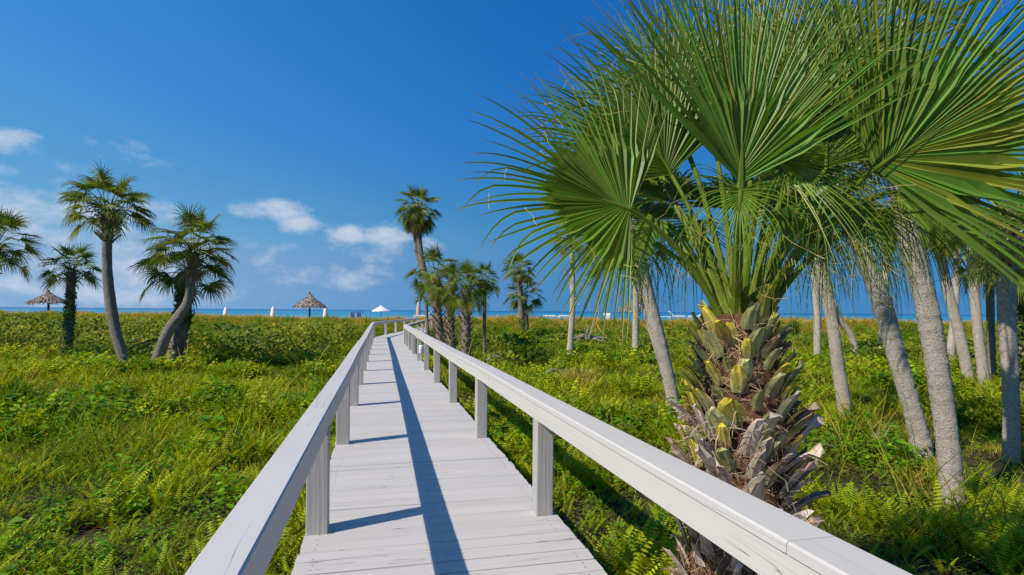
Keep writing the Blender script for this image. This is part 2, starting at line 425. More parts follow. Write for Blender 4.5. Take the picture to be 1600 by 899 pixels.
RT = .88     # rail top
def build_rail(side):
    pts = rail_points(side); r = np.random.default_rng(11 + side)
    name = 'railing'
    rail = bpy.data.objects.new(name, None); COL.objects.link(rail); rail.parent = walk; rail.empty_display_size = .2
    rail.location = (pts[0][0] - walk.location[0], pts[0][1] - walk.location[1], 0)
    rail['label'] = 'left hand railing of the boardwalk' if side < 0 else 'right hand railing of the boardwalk'
    rail_w = .15
    # path of the outer edge
    ys = [-1.9] + [p[1] for p in pts if p[1] > -1] 
    ed = left_edge if side < 0 else right_edge
    jx = r.normal(0, .008, len(ys)); jz = r.normal(0, .006, len(ys))
    path = [np.array([float(ed(q)) + jx[i], q, RT + jz[i]]) for i, q in enumerate(ys)]
    o_ = -side  # direction from the outer edge towards the deck, in 'right' terms
    def prof(x0, x1, z0, z1, ch):
        a, b = sorted((x0, x1)); return [(a + ch, z1), (b - ch, z1), (b, z1 - ch), (b, z0), (a, z0), (a, z1 - ch)]
    cap = MB(); beam = MB()
    i = 0
    while i < len(path) - 1:
        j = min(i + 2, len(path) - 1)
        seg = [q.copy() for q in path[i:j + 1]]
        d0 = nrm(seg[1] - seg[0]); d1 = nrm(seg[-1] - seg[-2])
        if i > 0: seg[0] = seg[0] + d0 * .003
        g = .97 + .05 * r.random()
        poly_extrude(cap, seg, prof(-o_ * (.03 if side > 0 else -.004), o_ * (rail_w - .004), -.038, 0, .007), (g, g, g), r.random())
        j2 = j
        i = j2
    i = 0
    first = True
    while i < len(path) - 1:
        j = min(i + (1 if first else 2), len(path) - 1); first = False
        seg = [q.copy() for q in path[i:j + 1]]; d0 = nrm(seg[1] - seg[0])
        if i > 0: seg[0] = seg[0] + d0 * .003
        g = .96 + .05 * r.random()
        poly_extrude(beam, seg, prof(o_ * (rail_w - .052), o_ * (rail_w - .010), -.158, -.0415, .003), (g, g, g), r.random()); i = j
    part(cap, 'handrail', M_RAIL, rail); part(beam, 'rail_board', M_RAIL, rail)
    for k, (x, y) in enumerate(pts):
        if y < -1: continue
        mb = MB(); wv = .145 if side < 0 else .13; dv = .14
        d = np.array([-.2245, .9745, 0]) if y < 30 else np.array([-.03, 1, 0])
        lat = np.array([d[1], -d[0], 0]) * o_
        c = np.array([x, y, 0]) + lat * (rail_w - .012 - wv / 2) + d * dv / 2 + np.array([0, 0, 0])
        gz = float(ground_z(x, y)) - .15
        gz = gz if y < 26 else -.5
        zt = RT - .156
        ht = zt - gz; cc = c.copy(); cc[2] = (zt + gz) / 2
        # box with along = vertical grain, slightly twisted
        yaw = r.normal(0, .012); a = d * math.cos(yaw) + np.array([d[1], -d[0], 0]) * math.sin(yaw); bb = np.array([a[1], -a[0], 0])
        ch = .006; pr = []
        hw, hd = wv / 2, dv / 2
        ring = [(-hw + ch, -hd), (hw - ch, -hd), (hw, -hd + ch), (hw, hd - ch), (hw - ch, hd), (-hw + ch, hd), (-hw, hd - ch), (-hw, -hd + ch)]
        V = []; T = []
        rr = r.random()
        for zz in (gz, zt):
            for (u, v) in ring: V.append(cc * [1, 1, 0] + bb * u + a * v + UP * zz); T.append((zz + rr * 31, u + rr * 7, v + rr * 3))
        Fq = [[q, (q + 1) % 8, 8 + (q + 1) % 8, 8 + q] for q in range(8)]
        g = .93 + .1 * r.random(); mb.add(V, Fq, (g, g, g), T); mb.add([V[q] for q in range(8, 16)], [list(range(8))], (g, g, g))
        # the notched top that stands behind the rail board
        w2 = wv - .043; c2 = cc - lat * .0215; V = []; T = []
        for zz in (zt, RT - .046):
            for (u, v) in ((-w2 / 2, -hd + ch), (w2 / 2, -hd + ch), (w2 / 2, hd - ch), (-w2 / 2, hd - ch)): V.append(c2 * [1, 1, 0] + bb * u + a * v + UP * zz); T.append((zz + rr * 31, u + rr * 7, v + rr * 3))
        mb.add(V, [[q, (q + 1) % 4, 4 + (q + 1) % 4, 4 + q] for q in range(4)] + [[4, 5, 6, 7]], (g, g, g), T)
        part(mb, 'post', M_POST, rail)
    return rail
build_rail(-1); RR = build_rail(1)

def tube(mb, path, rad, n=8, col=(1, 1, 1), cap=True):
    path = np.asarray(path, float); m = len(path); rad = np.broadcast_to(np.asarray(rad, float), (m,))
    d = nrm(np.gradient(path, axis=0)); ref = np.array([0, 1., 0]) if abs(d[0][1]) < .9 else np.array([1., 0, 0])
    b = nrm(np.cross(d, ref)); c = np.cross(d, b)
    a = np.linspace(0, 2 * math.pi, n, endpoint=False)
    V = path[:, None] + rad[:, None, None] * (np.cos(a)[None, :, None] * b[:, None] + np.sin(a)[None, :, None] * c[:, None])
    s = np.concatenate([[0], np.cumsum(np.linalg.norm(np.diff(path, axis=0), axis=1))])
    T = np.stack([np.broadcast_to(s[:, None], (m, n)), np.broadcast_to(np.cos(a)[None], (m, n)), np.broadcast_to(np.sin(a)[None], (m, n))], -1)
    i = np.arange(m * n).reshape(m, n); j = np.roll(i, -1, 1)
    Q = np.stack([i[:-1], j[:-1], j[1:], i[1:]], -1).reshape(-1, 4)
    if isinstance(col, np.ndarray) and col.ndim == 2: col = np.repeat(col, n, axis=0)
    mb.add(V.reshape(-1, 3), Q, col, T.reshape(-1, 3))
    if cap:
        for e in (0, m - 1): mb.add(V[e], [list(range(n))], col if np.ndim(col) == 1 else col[e * n:(e + 1) * n])

# path light on a right-hand post
def path_light():
    ys = [q for q in rail_points(1) if 13 < q[1] < 16][0]
    d = np.array([-.2245, .9745, 0]); lat = np.array([-d[1], d[0], 0])
    p = np.array([ys[0], ys[1], 0]) + lat * .215 + d * .04
    root = thing('path_light', 'small white cylindrical path light fixed to a post of the right hand railing', 'light', (p[0], p[1], .32))
    mb = MB(); n = 20
    tube(mb, [p + UP * z for z in (.42, .44, .60, .62, .645, .65)], [.045, .062, .062, .062, .045, .01], n); part(mb, 'housing', M_PLASTIC, root, True)
    mb = MB(); mb.box(p - lat * .055 + UP * .53, (.04, .07, .16), d); part(mb, 'bracket', M_PLASTIC, root)
    mb = MB(); tube(mb, [p + UP * .42, p + UP * .25 - d * .02, p + UP * .1 - lat * .02 - d * .07, p + UP * 0.01 - lat * .05 - d * .11], .008, 6); part(mb, 'cable', M_PLASTIC, root, True)
path_light()

# ------------------------------------------------------------------ palms
def fan(mb, hub, axis, normal, L, nseg, spread, droop, K=8, join=.38, seed=0, green=(.09, .17, .03), tip=(.22, .13, .06), tipf=.1, widen=1.0, cup=.25, old=0., fold=.42, stiff=1.6):
    """costapalmate blade: nseg folded segments radiating from the hub, free and drooping beyond 'join'"""
    r = np.random.default_rng(seed)
    axis = nrm(axis); normal = nrm(normal - np.dot(normal, axis) * axis); side = np.cross(axis, normal)
    S = math.radians(spread); a = np.linspace(-S / 2, S / 2, nseg) + r.normal(0, S / nseg * .18, nseg)
    d = np.cos(a)[:, None] * axis + np.sin(a)[:, None] * side + (cup * np.abs(np.sin(a / 2)))[:, None] * normal * r.uniform(.6, 1.3, nseg)[:, None]
    d = nrm(d); Li = L * (.74 + .26 * np.cos(a * .62)) * r.uniform(.86, 1.06, nseg)
    # the blade joins a curved costa: central segments start a little further out
    costa = .20 * L * np.clip(np.cos(a), 0, 1) ** 1.5
    P = hub + axis * costa[:, None] * .55; cur = d.copy()
    ts = np.linspace(0, 1, K) ** .9; st = np.diff(ts)
    nr = nrm(normal - (cur * normal).sum(1)[:, None] * cur)
    gz = np.array([0, 0, -1.]); dr = droop * r.uniform(.5, 1.7, nseg)
    kink = np.where(r.random(nseg) < .17, r.uniform(.55, .9, nseg), 9.)
    half = math.tan(S / nseg / 2) * widen; sw = r.normal(0, .05, (nseg, 3))
    pts = [P]; dirs = [cur]; nrs = [nr]
    for k in range(1, K):
        t = ts[k]; f = max(0, (t - join * .6)) ** stiff
        cur = nrm(cur + gz * (dr * f * st[k - 1] * 6)[:, None] + sw * f * .5 + np.where((t > kink)[:, None], gz * .55 * (st[k - 1] * 7), 0))
        P = P + cur * (Li * st[k - 1])[:, None]; nr = nrm(nr - (cur * nr).sum(1)[:, None] * cur)
        pts.append(P); dirs.append(cur); nrs.append(nr)
    pts = np.array(pts); dirs = np.array(dirs); nrs = np.array(nrs)          # K,nseg,3
    lat = np.cross(dirs, nrs)
    gap = np.linalg.norm(np.diff(pts, axis=1), axis=2); gl = np.concatenate([gap[:, :1], gap], 1); gr = np.concatenate([gap, gap[:, -1:]], 1)
    w = np.minimum(.5 * np.maximum(gl, gr), half * Li[None] * 1.25 * ts[:, None] + .02 * L) * 1.14; kj = int(np.searchsorted(ts, join)); wj = np.minimum(w[kj], half * Li * join * 1.6)
    for k in range(kj, K): w[k] = wj * widen * (max(0, 1 - (ts[k] - ts[kj]) / (1 - ts[kj]))) ** .62
    w = np.maximum(w, .0006)[:, :, None]
    mid = pts - nrs * w * fold; lf = pts - lat * w * .9 + nrs * w * fold; rt = pts + lat * w * .9 + nrs * w * fold
    V = np.stack([lf, mid, rt], 2)                                            # K,nseg,3v,3
    base = np.array(green)[None, :] * r.uniform(.78, 1.25, (nseg, 1)) * (1 + r.normal(0, .07, (nseg, 3)))
    yl = r.random(nseg) < (.10 + old * .5); base[yl] = base[yl] * .5 + np.array([.24, .20, .05]) * .5
    tt = ts[:, None, None]; tb = sst(1 - tipf * 1.8, 1.0, ts)[:, None, None] * r.uniform(.5, 1, (nseg, 1))[None]
    Cc = base[None] * (1.12 - .2 * tt) * (1 - tb) + np.array(tip)[None, None] * tb
    Cc = np.repeat(Cc[:, :, None, :], 3, 2); Cc[:, :, 1] *= 1.25
    i = np.arange(K * nseg * 3).reshape(K, nseg, 3)
    Q = np.concatenate([np.stack([i[:-1, :, q], i[:-1, :, q + 1], i[1:, :, q + 1], i[1:, :, q]], -1).reshape(-1, 4) for q in (0, 1)])
    mb.add(V.reshape(-1, 3), Q, np.clip(Cc.reshape(-1, 3), 0, 1))
    return pts

def bez(p0, p1, p2, n):
    t = np.linspace(0, 1, n)[:, None]; return (1 - t) ** 2 * p0 + 2 * t * (1 - t) * p1 + t * t * p2

def strip_tube(mb, path, r0, r1, col, n=4):
    tube(mb, path, np.linspace(r0, r1, len(path)), n, col, False)

def crown_mesh(c, R, n, seed, elmin=-55, elmax=85, nseg=24, K=5, green=(.085, .125, .028), brown=.15, lean=(0, 0), detail=False, azr=None, droop=.38, spin=0):
    """fan palm crown around c; R overall radius"""
    r = np.random.default_rng(seed); mb = MB(); ga = 2.39996
    for k in range(n):
        f = (k + .5) / n
        az = k * ga + r.normal(0, .2) + spin
        el = math.radians(elmax + (elmin - elmax) * f ** .85 + r.normal(0, 7))
        h = np.array([math.cos(az), math.sin(az), 0]); u = h * math.cos(el) + UP * math.sin(el) + np.array([lean[0], lean[1], 0])
        u = nrm(u); pl = R * r.uniform(.48, .66); 
        start = nrm(h * .35 + UP * (1.0 - .7 * f)); b0 = c + h * .05 * R + UP * R * (.10 * (1 - f) - .10 * f)
        hub = b0 + u * pl; ctrl = b0 + start * pl * .45 + u * pl * .12
        pth = bez(b0, ctrl, hub, 5)
        old = max(0, (f - .72) / .28) 
        g = np.array(green) * r.uniform(.8, 1.25) 
        g = g * (1 - old * brown * 2) + np.array([.20, .16, .09]) * min(1, old * brown * 2)
        strip_tube(mb, pth, .022 * R / 1.8 + .006, .010, np.clip(g * [1.5, 1.25, .9], 0, 1), 3)
        ax = nrm(pth[-1] - pth[-2] + np.array([0, 0, -.05])); sd = np.cross(ax, UP + h * .01); nn = nrm(np.cross(sd, ax)) + r.normal(0, .28, 3)
        fan(mb, hub, ax, nn, R * r.uniform(.42, .55), nseg, r.uniform(190, 245), droop * r.uniform(.5, 1.4) + .5 * old, K, .30, seed * 991 + k, g, tipf=.14, widen=.85, old=old * .6, cup=.3)
    return mb

def smooth_path(pts, n=30):
    pts = np.asarray(pts, float)
    if len(pts) == 2: return np.linspace(pts[0], pts[1], n)
    d = np.concatenate([[0], np.cumsum(np.linalg.norm(np.diff(pts, axis=0), axis=1))]); P = np.vstack([2 * pts[0] - pts[1], pts, 2 * pts[-1] - pts[-2]])
    out = []
    for s in np.linspace(0, d[-1], n):
        i = min(np.searchsorted(d, s, 'right') - 1, len(pts) - 2); t = (s - d[i]) / (d[i + 1] - d[i])
        a, b, c, e = P[i], P[i + 1], P[i + 2], P[i + 3]
        out.append(.5 * ((2 * b) + (c - a) * t + (2 * a - 5 * b + 4 * c - e) * t * t + (3 * b - a - 3 * c + e) * t ** 3))
    return np.array(out)

def trunk_mesh(path, r0, r1, seed, sides=18, ringh=.045, amp=.05, flare=.25, tint=(1, 1, 1)):
    r = np.random.default_rng(seed); L = np.linalg.norm(np.diff(path, axis=0), axis=1).sum(); m = max(12, int(L / ringh))
    p = smooth_path(path, m); t = np.linspace(0, 1, m)
    rad = r0 * (1 - t) + r1 * t + r0 * flare * np.exp(-t * L / .22)
    rad *= 1 + amp * r.normal(0, 1, m) * .22 + .05 * np.sin(t * L * 2.1 + seed) * (r.random() * .8 + .2)
    d = nrm(np.gradient(p, axis=0)); b = nrm(np.cross(d, np.array([0, 1., .01]))); c = np.cross(d, b)
    a = np.linspace(0, 2 * math.pi, sides, endpoint=False)
    A, S = np.meshgrid(a, t * L)
    rr = rad[:, None] * (1 + amp * 1.1 * (fbm(A * 5 + seed, S * 24, seed) - .5) * 2 + amp * .8 * (r.random(A.shape) - .5))
    V = p[:, None] + rr[..., None] * (np.cos(A)[..., None] * b[:, None] + np.sin(A)[..., None] * c[:, None])
    T = np.stack([S + seed * 3.3, np.cos(A), np.sin(A)], -1)
    i = np.arange(m * sides).reshape(m, sides); j = np.roll(i, -1, 1)
    mb = MB(); mb.add(V.reshape(-1, 3), np.stack([i[:-1], j[:-1], j[1:], i[1:]], -1).reshape(-1, 4), tint, T.reshape(-1, 3)); mb.add(V[-1], [list(range(sides))], tint, T[-1])
    return mb, p, rad

def boots(mb, path, rad, s0, s1, step, size, seed, out=.6, cols=None, hang=0., per=5, w=.5, jit=1., prof=(1.0, .82, .60, .46, .36), slim=1.):
    """split leaf bases in a spiral over part of a trunk; s0..s1 fractions of the path"""
    r = np.random.default_rng(seed); m = len(path); L = np.linalg.norm(np.diff(path, axis=0), axis=1).sum()
    n = int((s1 - s0) * L / step * per); dd = nrm(np.gradient(path, axis=0))
    for k in range(n):
        f = s0 + (s1 - s0) * (k + .5) / n; x = f * (m - 1); i = int(x); c = path[i] + (path[min(i + 1, m - 1)] - path[i]) * (x - i); R = rad[i]
        az = k * 2.39996 + r.normal(0, .15) * jit; h0 = np.array([math.cos(az), math.sin(az), 0]); d = dd[i]; h = nrm(h0 - np.dot(h0, d) * d)
        tg = np.cross(d, h); sz = size * r.uniform(.7, 1.25); o = out * r.uniform(.6, 1.4); ww = sz * w * r.uniform(.75, 1.2)
        q = (f - s0) / (s1 - s0); up = 1 - hang * r.uniform(.3, 1.4)
        base = c + h * (R * .92) - d * sz * .25; e1 = nrm(d * up + h * o * .7); e2 = nrm(d * up * .8 + h * o * 1.5)
        K = 5; pts = [base]
        for j_ in range(1, K): tq = j_ / (K - 1); pts.append(pts[-1] + nrm(e1 * (1 - tq) + e2 * tq + tg * r.normal(0, .08) * jit) * sz / (K - 1))
        pts = np.array(pts); wd = ww * np.array(prof) / 2; th = ww * np.array([.20, .22, .22, .2, .12])
        col = np.array(cols(q, r)); endc = np.array(cols(min(1, q), r, True)) if cols else col
        V = []; C = []
        for j_ in range(K):
            dj = nrm(pts[min(j_ + 1, K - 1)] - pts[max(j_ - 1, 0)]); nj = nrm(np.cross(dj, tg)); nj = nj if np.dot(nj, h) > 0 else -nj
            cc = col * (1 - j_ / (K - 1)) + endc * (j_ / (K - 1))
            V += [pts[j_] - tg * wd[j_], pts[j_] - tg * wd[j_] * .45 + nj * th[j_] * .8, pts[j_] + tg * wd[j_] * .45 + nj * th[j_] * .8, pts[j_] + tg * wd[j_], pts[j_] - nj * th[j_] * .35]; C += [cc] * 5
        V = np.array(V); V[-5:] += r.normal(0, sz * .045, (5, 3)) * jit
        idx = np.arange(K * 5).reshape(K, 5); jx = np.roll(idx, -1, 1)
        Q = np.stack([idx[:-1], jx[:-1], jx[1:], idx[1:]], -1).reshape(-1, 4)
        TT = np.stack([np.repeat(np.arange(K) * sz / K, 5) + k, np.tile(np.array([0, .25, .75, 1, .5]) * ww, K), np.full(K * 5, k * .37)], -1)
        mb.add(V, Q, np.clip(np.array(C), 0, 1), TT); mb.add(V[-5:], [[0, 1, 2, 3, 4]], np.clip(np.array(C)[-5:], 0, 1), TT[-5:])

def dry_cols(q, r, end=False):
    a = r.random(); c = np.array([.26, .19, .13]) * (1 - a) + np.array([.40, .34, .28]) * a
    return c * r.uniform(.6, 1.15) * (1.1 if end else .9)
def fibres(mb, path, rad, s0, s1, n, length, seed, col=(.20, .12, .07), out=.5, width=.003):
    r = np.random.default_rng(seed); m = len(path)
    for k in range(n):
        f = r.uniform(s0, s1); i = int(f * (m - 1)); az = r.uniform(0, 2 * math.pi); h = np.array([math.cos(az), math.sin(az), 0]); tg = np.array([-h[1], h[0], 0])
        p = path[i] + h * rad[i] * r.uniform(.85, 1.1); L = length * r.uniform(.4, 1.5); d = nrm(h * out * r.uniform(.1, 1.2) + tg * r.normal(0, .9) + UP * r.normal(.1, .7)); pts = [p]
        for _ in range(4): d = nrm(d + r.normal(0, .25, 3) + np.array([0, 0, -.16])); pts.append(pts[-1] + d * L / 4)
        pts = np.array(pts); lat = nrm(np.cross(d, h + .01)) * width * r.uniform(.6, 1.6); c = np.array(col) * r.uniform(.5, 1.9)
        V = np.stack([pts - lat, pts + lat], 1).reshape(-1, 3); mb.add(V, [[2 * q, 2 * q + 1, 2 * q + 3, 2 * q + 2] for q in range(4)], np.clip(c, 0, 1))

PLANE = -.42
def base_at(px, py, z=PLANE):
    v = -(px - PX0) * ROLL + (py - PY0); return F * (EYE - z) / v

def palm(name, label, pix, Y, wpx, crown_r, seed, mat=None, n=30, wtop=None, elmin=-55, elmax=85, booted=None, group=None, green=(.085, .125, .028), skirt=0, head=True, vine=None, brown=.15, dY=0., cat='palm tree', nseg=28, amp=.05, lean=(0, 0), droop=.36, K=5, headlen=.45, headsize=.26):
    """pix: list of trunk pixels from the foot to the crown centre, all about depth Y; wpx trunk width in photo pixels"""
    mat = mat or M_TRUNK
    P = [pt(px, py, Y + dY * i / (len(pix) - 1)) for i, (px, py) in enumerate(pix)]
    gz = float(ground_z(P[0][0], P[0][1])); foot = P[0] - (P[1] - P[0]) / np.linalg.norm(P[1] - P[0]) * 0.02; foot[2] = min(gz - .05, P[0][2])
    if foot[2] < P[0][2] - .12: P = [foot] + P
    root = thing(name, label, cat, (P[0][0], P[0][1], gz), group)
    r0 = wpx * Y / F / 2 * .92; r1 = (wtop or wpx * .85) * Y / F / 2 * .92
    mb, p, rad = trunk_mesh(P, r0, r1, seed, ringh=max(.03, Y * .0035), amp=amp, flare=.12)
    part(mb, 'trunk', mat, root, True)
    c = P[-1]
    L = np.linalg.norm(np.diff(p, axis=0), axis=1).sum()
    bm = MB(); any_b = False
    if booted: boots(bm, p, rad, booted[0], booted[1], .16, .26, seed + 1, .75, dry_cols, per=5, w=.55); any_b = True
    elif head: boots(bm, p, rad, 1 - headlen / L, 1.0, .12, headsize, seed + 1, .9, dry_cols, per=6, w=.5); any_b = True
    if any_b:
        if not booted or booted[1] > .9: fibres(bm, p, rad * 1.3, 1 - .4 / L, 1., 60, .25, seed + 2, width=.005)
        part(bm, 'leaf_boots', M_BOOT, root)
    part(crown_mesh(c, crown_r, n, seed + 5, elmin, elmax, nseg, K, green, brown, lean, droop=droop), 'crown', M_FROND, root)
    if skirt:
        sk = MB(); r = np.random.default_rng(seed + 9)
        for k in range(skirt):
            az = k * 2.4; h = np.array([math.cos(az), math.sin(az), 0]); el = math.radians(r.uniform(-80, -35)); u = h * math.cos(el) + UP * math.sin(el)
            b0 = c - UP * .1; hub = b0 + u * crown_r * r.uniform(.3, .5); strip_tube(sk, bez(b0, b0 + h * .3 * crown_r, hub, 4), .015, .008, (.3, .24, .15), 3)
            fan(sk, hub, nrm(u + np.array([0, 0, -.8])), h + UP * .2, crown_r * r.uniform(.4, .6), 18, 130, 1.2, 5, .3, seed * 7 + k, (.25, .20, .13), (.28, .22, .15))
        part(sk, 'dead_fronds', M_DRY, root)
    if vine:
        vm_ = MB(); r = np.random.default_rng(seed + 3); s0, s1, nl, sp = vine; m = len(p)
        for k in range(nl):
            f = r.uniform(s0, s1); i = int(f * (m - 1)); az = r.uniform(0, 2 * math.pi); h = np.array([math.cos(az), math.sin(az), 0])
            q = p[i] + h * (rad[i] + abs(r.normal(0, sp)) * (.6 + .6 * vnoise(f * 12, 0, seed))) + UP * r.normal(0, .04); s = r.uniform(.035, .075)
            n_ = nrm(h + r.normal(0, .5, 3) + UP * .4); a = nrm(np.cross(n_, r.normal(0, 1, 3))); b = np.cross(n_, a)
            vm_.add([q - a * s, q + b * s * .6, q + a * s, q - b * s * .6], [[0, 1, 2, 3]], np.array([.045, .085, .018]) * r.uniform(.6, 1.7))
        part(vm_, 'climbing_vine', M_LEAF, root)
    return root, P, p, rad

GL = 'cabbage palms left of the boardwalk'; GM = 'cabbage palms beside the far boardwalk'; GR = 'cabbage palms on the right of the boardwalk'
palm('cabbage_palm', 'palm cut by the left edge of the picture, only its right fronds in view', [(-40, 560), (-34, 480), (-8, 385)], 22.5, 22, 1.65, 101, n=26, booted=(.5, 1.), group=GL, mat=M_TRUNKD, elmin=-40)
palm('cabbage_palm', 'short palm with a green vine covered trunk beside the left thatched umbrella', [(103, 556), (108, 500), (112, 425)], 24.5, 15, 1.25, 102, n=26, group=GL, mat=M_TRUNKD, vine=(.05, .8, 900, .035), elmin=-25, green=(.06, .115, .025), nseg=22)
palm('cabbage_palm', 'tallest palm on the left, smooth grey trunk leaning at its foot with shaggy brown collar', [(196, 570), (181, 520), (171, 460), (167, 400), (170, 334)], 20.5, 18, 1.55, 103, n=32, wtop=14, group=GL, mat=M_TRUNKG, elmin=-14, elmax=72, headlen=.95, droop=.5, headsize=.4)
palm('cabbage_palm', 'palm with a bare grey trunk swept in an s curve from its foot', [(243, 570), (262, 520), (292, 475), (298, 440), (302, 394)], 20.5, 19, 1.5, 104, n=30, wtop=12, group=GL, mat=M_TRUNKG, elmin=-14, elmax=74, skirt=3, headlen=.7, headsize=.34)
palm('cabbage_palm', 'vine wrapped palm right behind the s curved trunk, its fronds spreading low', [(272, 560), (283, 510), (288, 460), (290, 425)], 22, 24, 1.85, 105, n=15, group=GL, mat=M_TRUNKD, vine=(.45, .95, 1300, .07), elmin=-32, elmax=40, booted=(.05, .6), green=(.055, .10, .024))
# middle
palm('cabbage_palm', 'tall slender palm rising above the clump beside the far boardwalk', [(688, 530), (682, 480), (664, 430), (656, 385), (653, 330)], 29, 12, 1.22, 111, n=46, group=GM, mat=M_TRUNKD, elmin=-78, wtop=9, skirt=6, brown=.35)
palm('cabbage_palm', 'thin second trunk crossing behind the tall slender palm', [(694, 530), (676, 470), (655, 410), (649, 372), (652, 346)], 30, 8, .95, 112, n=16, group=GM, mat=M_TRUNKD, elmin=-50, brown=.3)
palm('cabbage_palm', 'booted palm with bushy crown, left of the clump next to the far right railing', [(688, 532), (684, 490), (680, 430)], 26.5, 15, 1.3, 113, n=26, group=GM, mat=M_TRUNKD, booted=(.1, 1.), elmin=-55)
palm('cabbage_palm', 'booted palm in the centre of the clump beside the far boardwalk', [(706, 542), (703, 495), (706, 448)], 25, 14, 1.15, 114, n=24, group=GM, mat=M_TRUNKD, booted=(.1, 1.), elmin=-55, skirt=3)
palm('cabbage_palm', 'stout booted palm with light green crown at the right of the clump', [(728, 550), (728, 500), (730, 452)], 23.5, 17, 1.25, 115, n=26, group=GM, mat=M_TRUNKD, booted=(.08, 1.), elmin=-50, green=(.085, .14, .03))
palm('cabbage_palm', 'thin dark straight trunk palm just right of the clump', [(757, 556), (757, 500), (757, 442)], 25, 6, .85, 116, n=24, group=GM, mat=M_TRUNKD, elmin=-45, wtop=6)
palm('cabbage_palm', 'palm with two tiers of fronds standing alone beyond the right railing', [(816, 520), (814, 480), (811, 425)], 38, 10, 1.25, 117, n=30, group=GM, mat=M_TRUNKD, elmin=-35, vine=(.05, .4, 400, .1))
palm('cabbage_palm', 'low palm half hidden behind the two tiered palm', [(822, 520), (821, 490), (818, 462)], 39, 10, 1.5, 118, n=24, group=GM, mat=M_TRUNKD, elmin=-40)
palm('cabbage_palm', 'small young palm with few fronds behind the bend of the railing', [(668, 520), (667, 495), (666, 470)], 31, 6, .85, 119, n=12, group=GM, mat=M_TRUNKD, elmin=-10, head=False)
# right
R = dict(group=GR, amp=.07, elmin=-28)
palm('cabbage_palm', 'slim pale palm trunk standing left of the driftwood', [(890, 552), (895, 470), (893, 375)], 25.5, 11, 1.1, 121, n=26, wtop=8, **R)
palm('cabbage_palm', 'slim straight palm trunk in front of the right thatched umbrella', [(993, 540), (993, 470), (989, 385)], 30, 12, 1.35, 122, n=26, **R)
palm('cabbage_palm', 'grey palm trunk leaning left just left of the big foreground palm', [(1051, 622), (1036, 555), (1014, 465), (993, 370), (972, 285)], 13, 22, 1.35, 123, n=26, wtop=20, **R)
palm('cabbage_palm', 'thinner trunk forking behind the grey trunk left of the big foreground palm', [(1046, 608), (1026, 540), (1003, 465), (975, 385)], 13.6, 14, 1.2, 124, n=24, wtop=12, **R)
palm('cabbage_palm', 'thin upright palm trunk before the hedge just right of the big foreground palm', [(1277, 555), (1276, 480), (1268, 380)], 25, 12, 1.2, 125, n=24, **R)
palm('cabbage_palm', 'whitish palm trunk leaning left, between the foreground palm and the two thick trunks', [(1320, 642), (1308, 560), (1296, 480), (1270, 370), (1250, 290)], 11.8, 21, 1.3, 126, n=26, **R)
palm('cabbage_palm', 'distant thin palm trunk seen behind the thick leaning trunk', [(1378, 545), (1381, 470), (1388, 375)], 28, 12, 1.3, 127, n=24, **R)
palm('cabbage_palm', 'thick pale palm trunk leaning left, left one of the two nearest', [(1438, 688), (1402, 560), (1372, 455), (1330, 350), (1290, 225)], 9.0, 31, 1.35, 128, n=17, wtop=25, K=6, nseg=30, **R)
palm('cabbage_palm', 'thickest and nearest pale palm trunk, leaning left over the ferns', [(1487, 758), (1474, 640), (1450, 490), (1425, 390), (1404, 290), (1385, 120)], 6.7, 35, 1.3, 129, n=15, wtop=31, K=6, nseg=30, **R)
palm('cabbage_palm', 'grey palm trunk bending left behind the nearest trunk', [(1512, 585), (1497, 515), (1478, 440), (1462, 350)], 18, 18, 1.4, 130, n=26, wtop=13, **R)
palm('cabbage_palm', 'slim upright palm with small crown behind the bending grey trunk', [(1486, 545), (1492, 480), (1497, 375)], 26, 12, 1.2, 131, n=26, **R)
palm('cabbage_palm', 'straight pale palm trunk left of the dark trunk', [(1537, 593), (1526, 500), (1514, 345)], 17, 16, 1.35, 132, n=28, **R)
palm('cabbage_palm', 'dark palm trunk between two pale trunks near the right edge', [(1550, 590), (1548, 510), (1546, 415)], 18, 13, 1.0, 133, n=24, mat=M_TRUNKD, group=GR)  # brown bark, darker than the pale trunks beside it
palm('cabbage_palm', 'pale palm with shaggy brown head close to the right edge', [(1580, 694), (1579, 600), (1573, 480), (1577, 352)], 9.0, 23, 1.05, 134, n=26, wtop=26, headlen=.75, K=6, nseg=30, **R)
palm('cabbage_palm', 'ivy covered palm trunk at the right edge of the picture', [(1598, 590), (1597, 520), (1596, 400)], 14, 16, 1.2, 135, n=24, vine=(.0, .95, 1800, .12), mat=M_TRUNKD, group=GR)

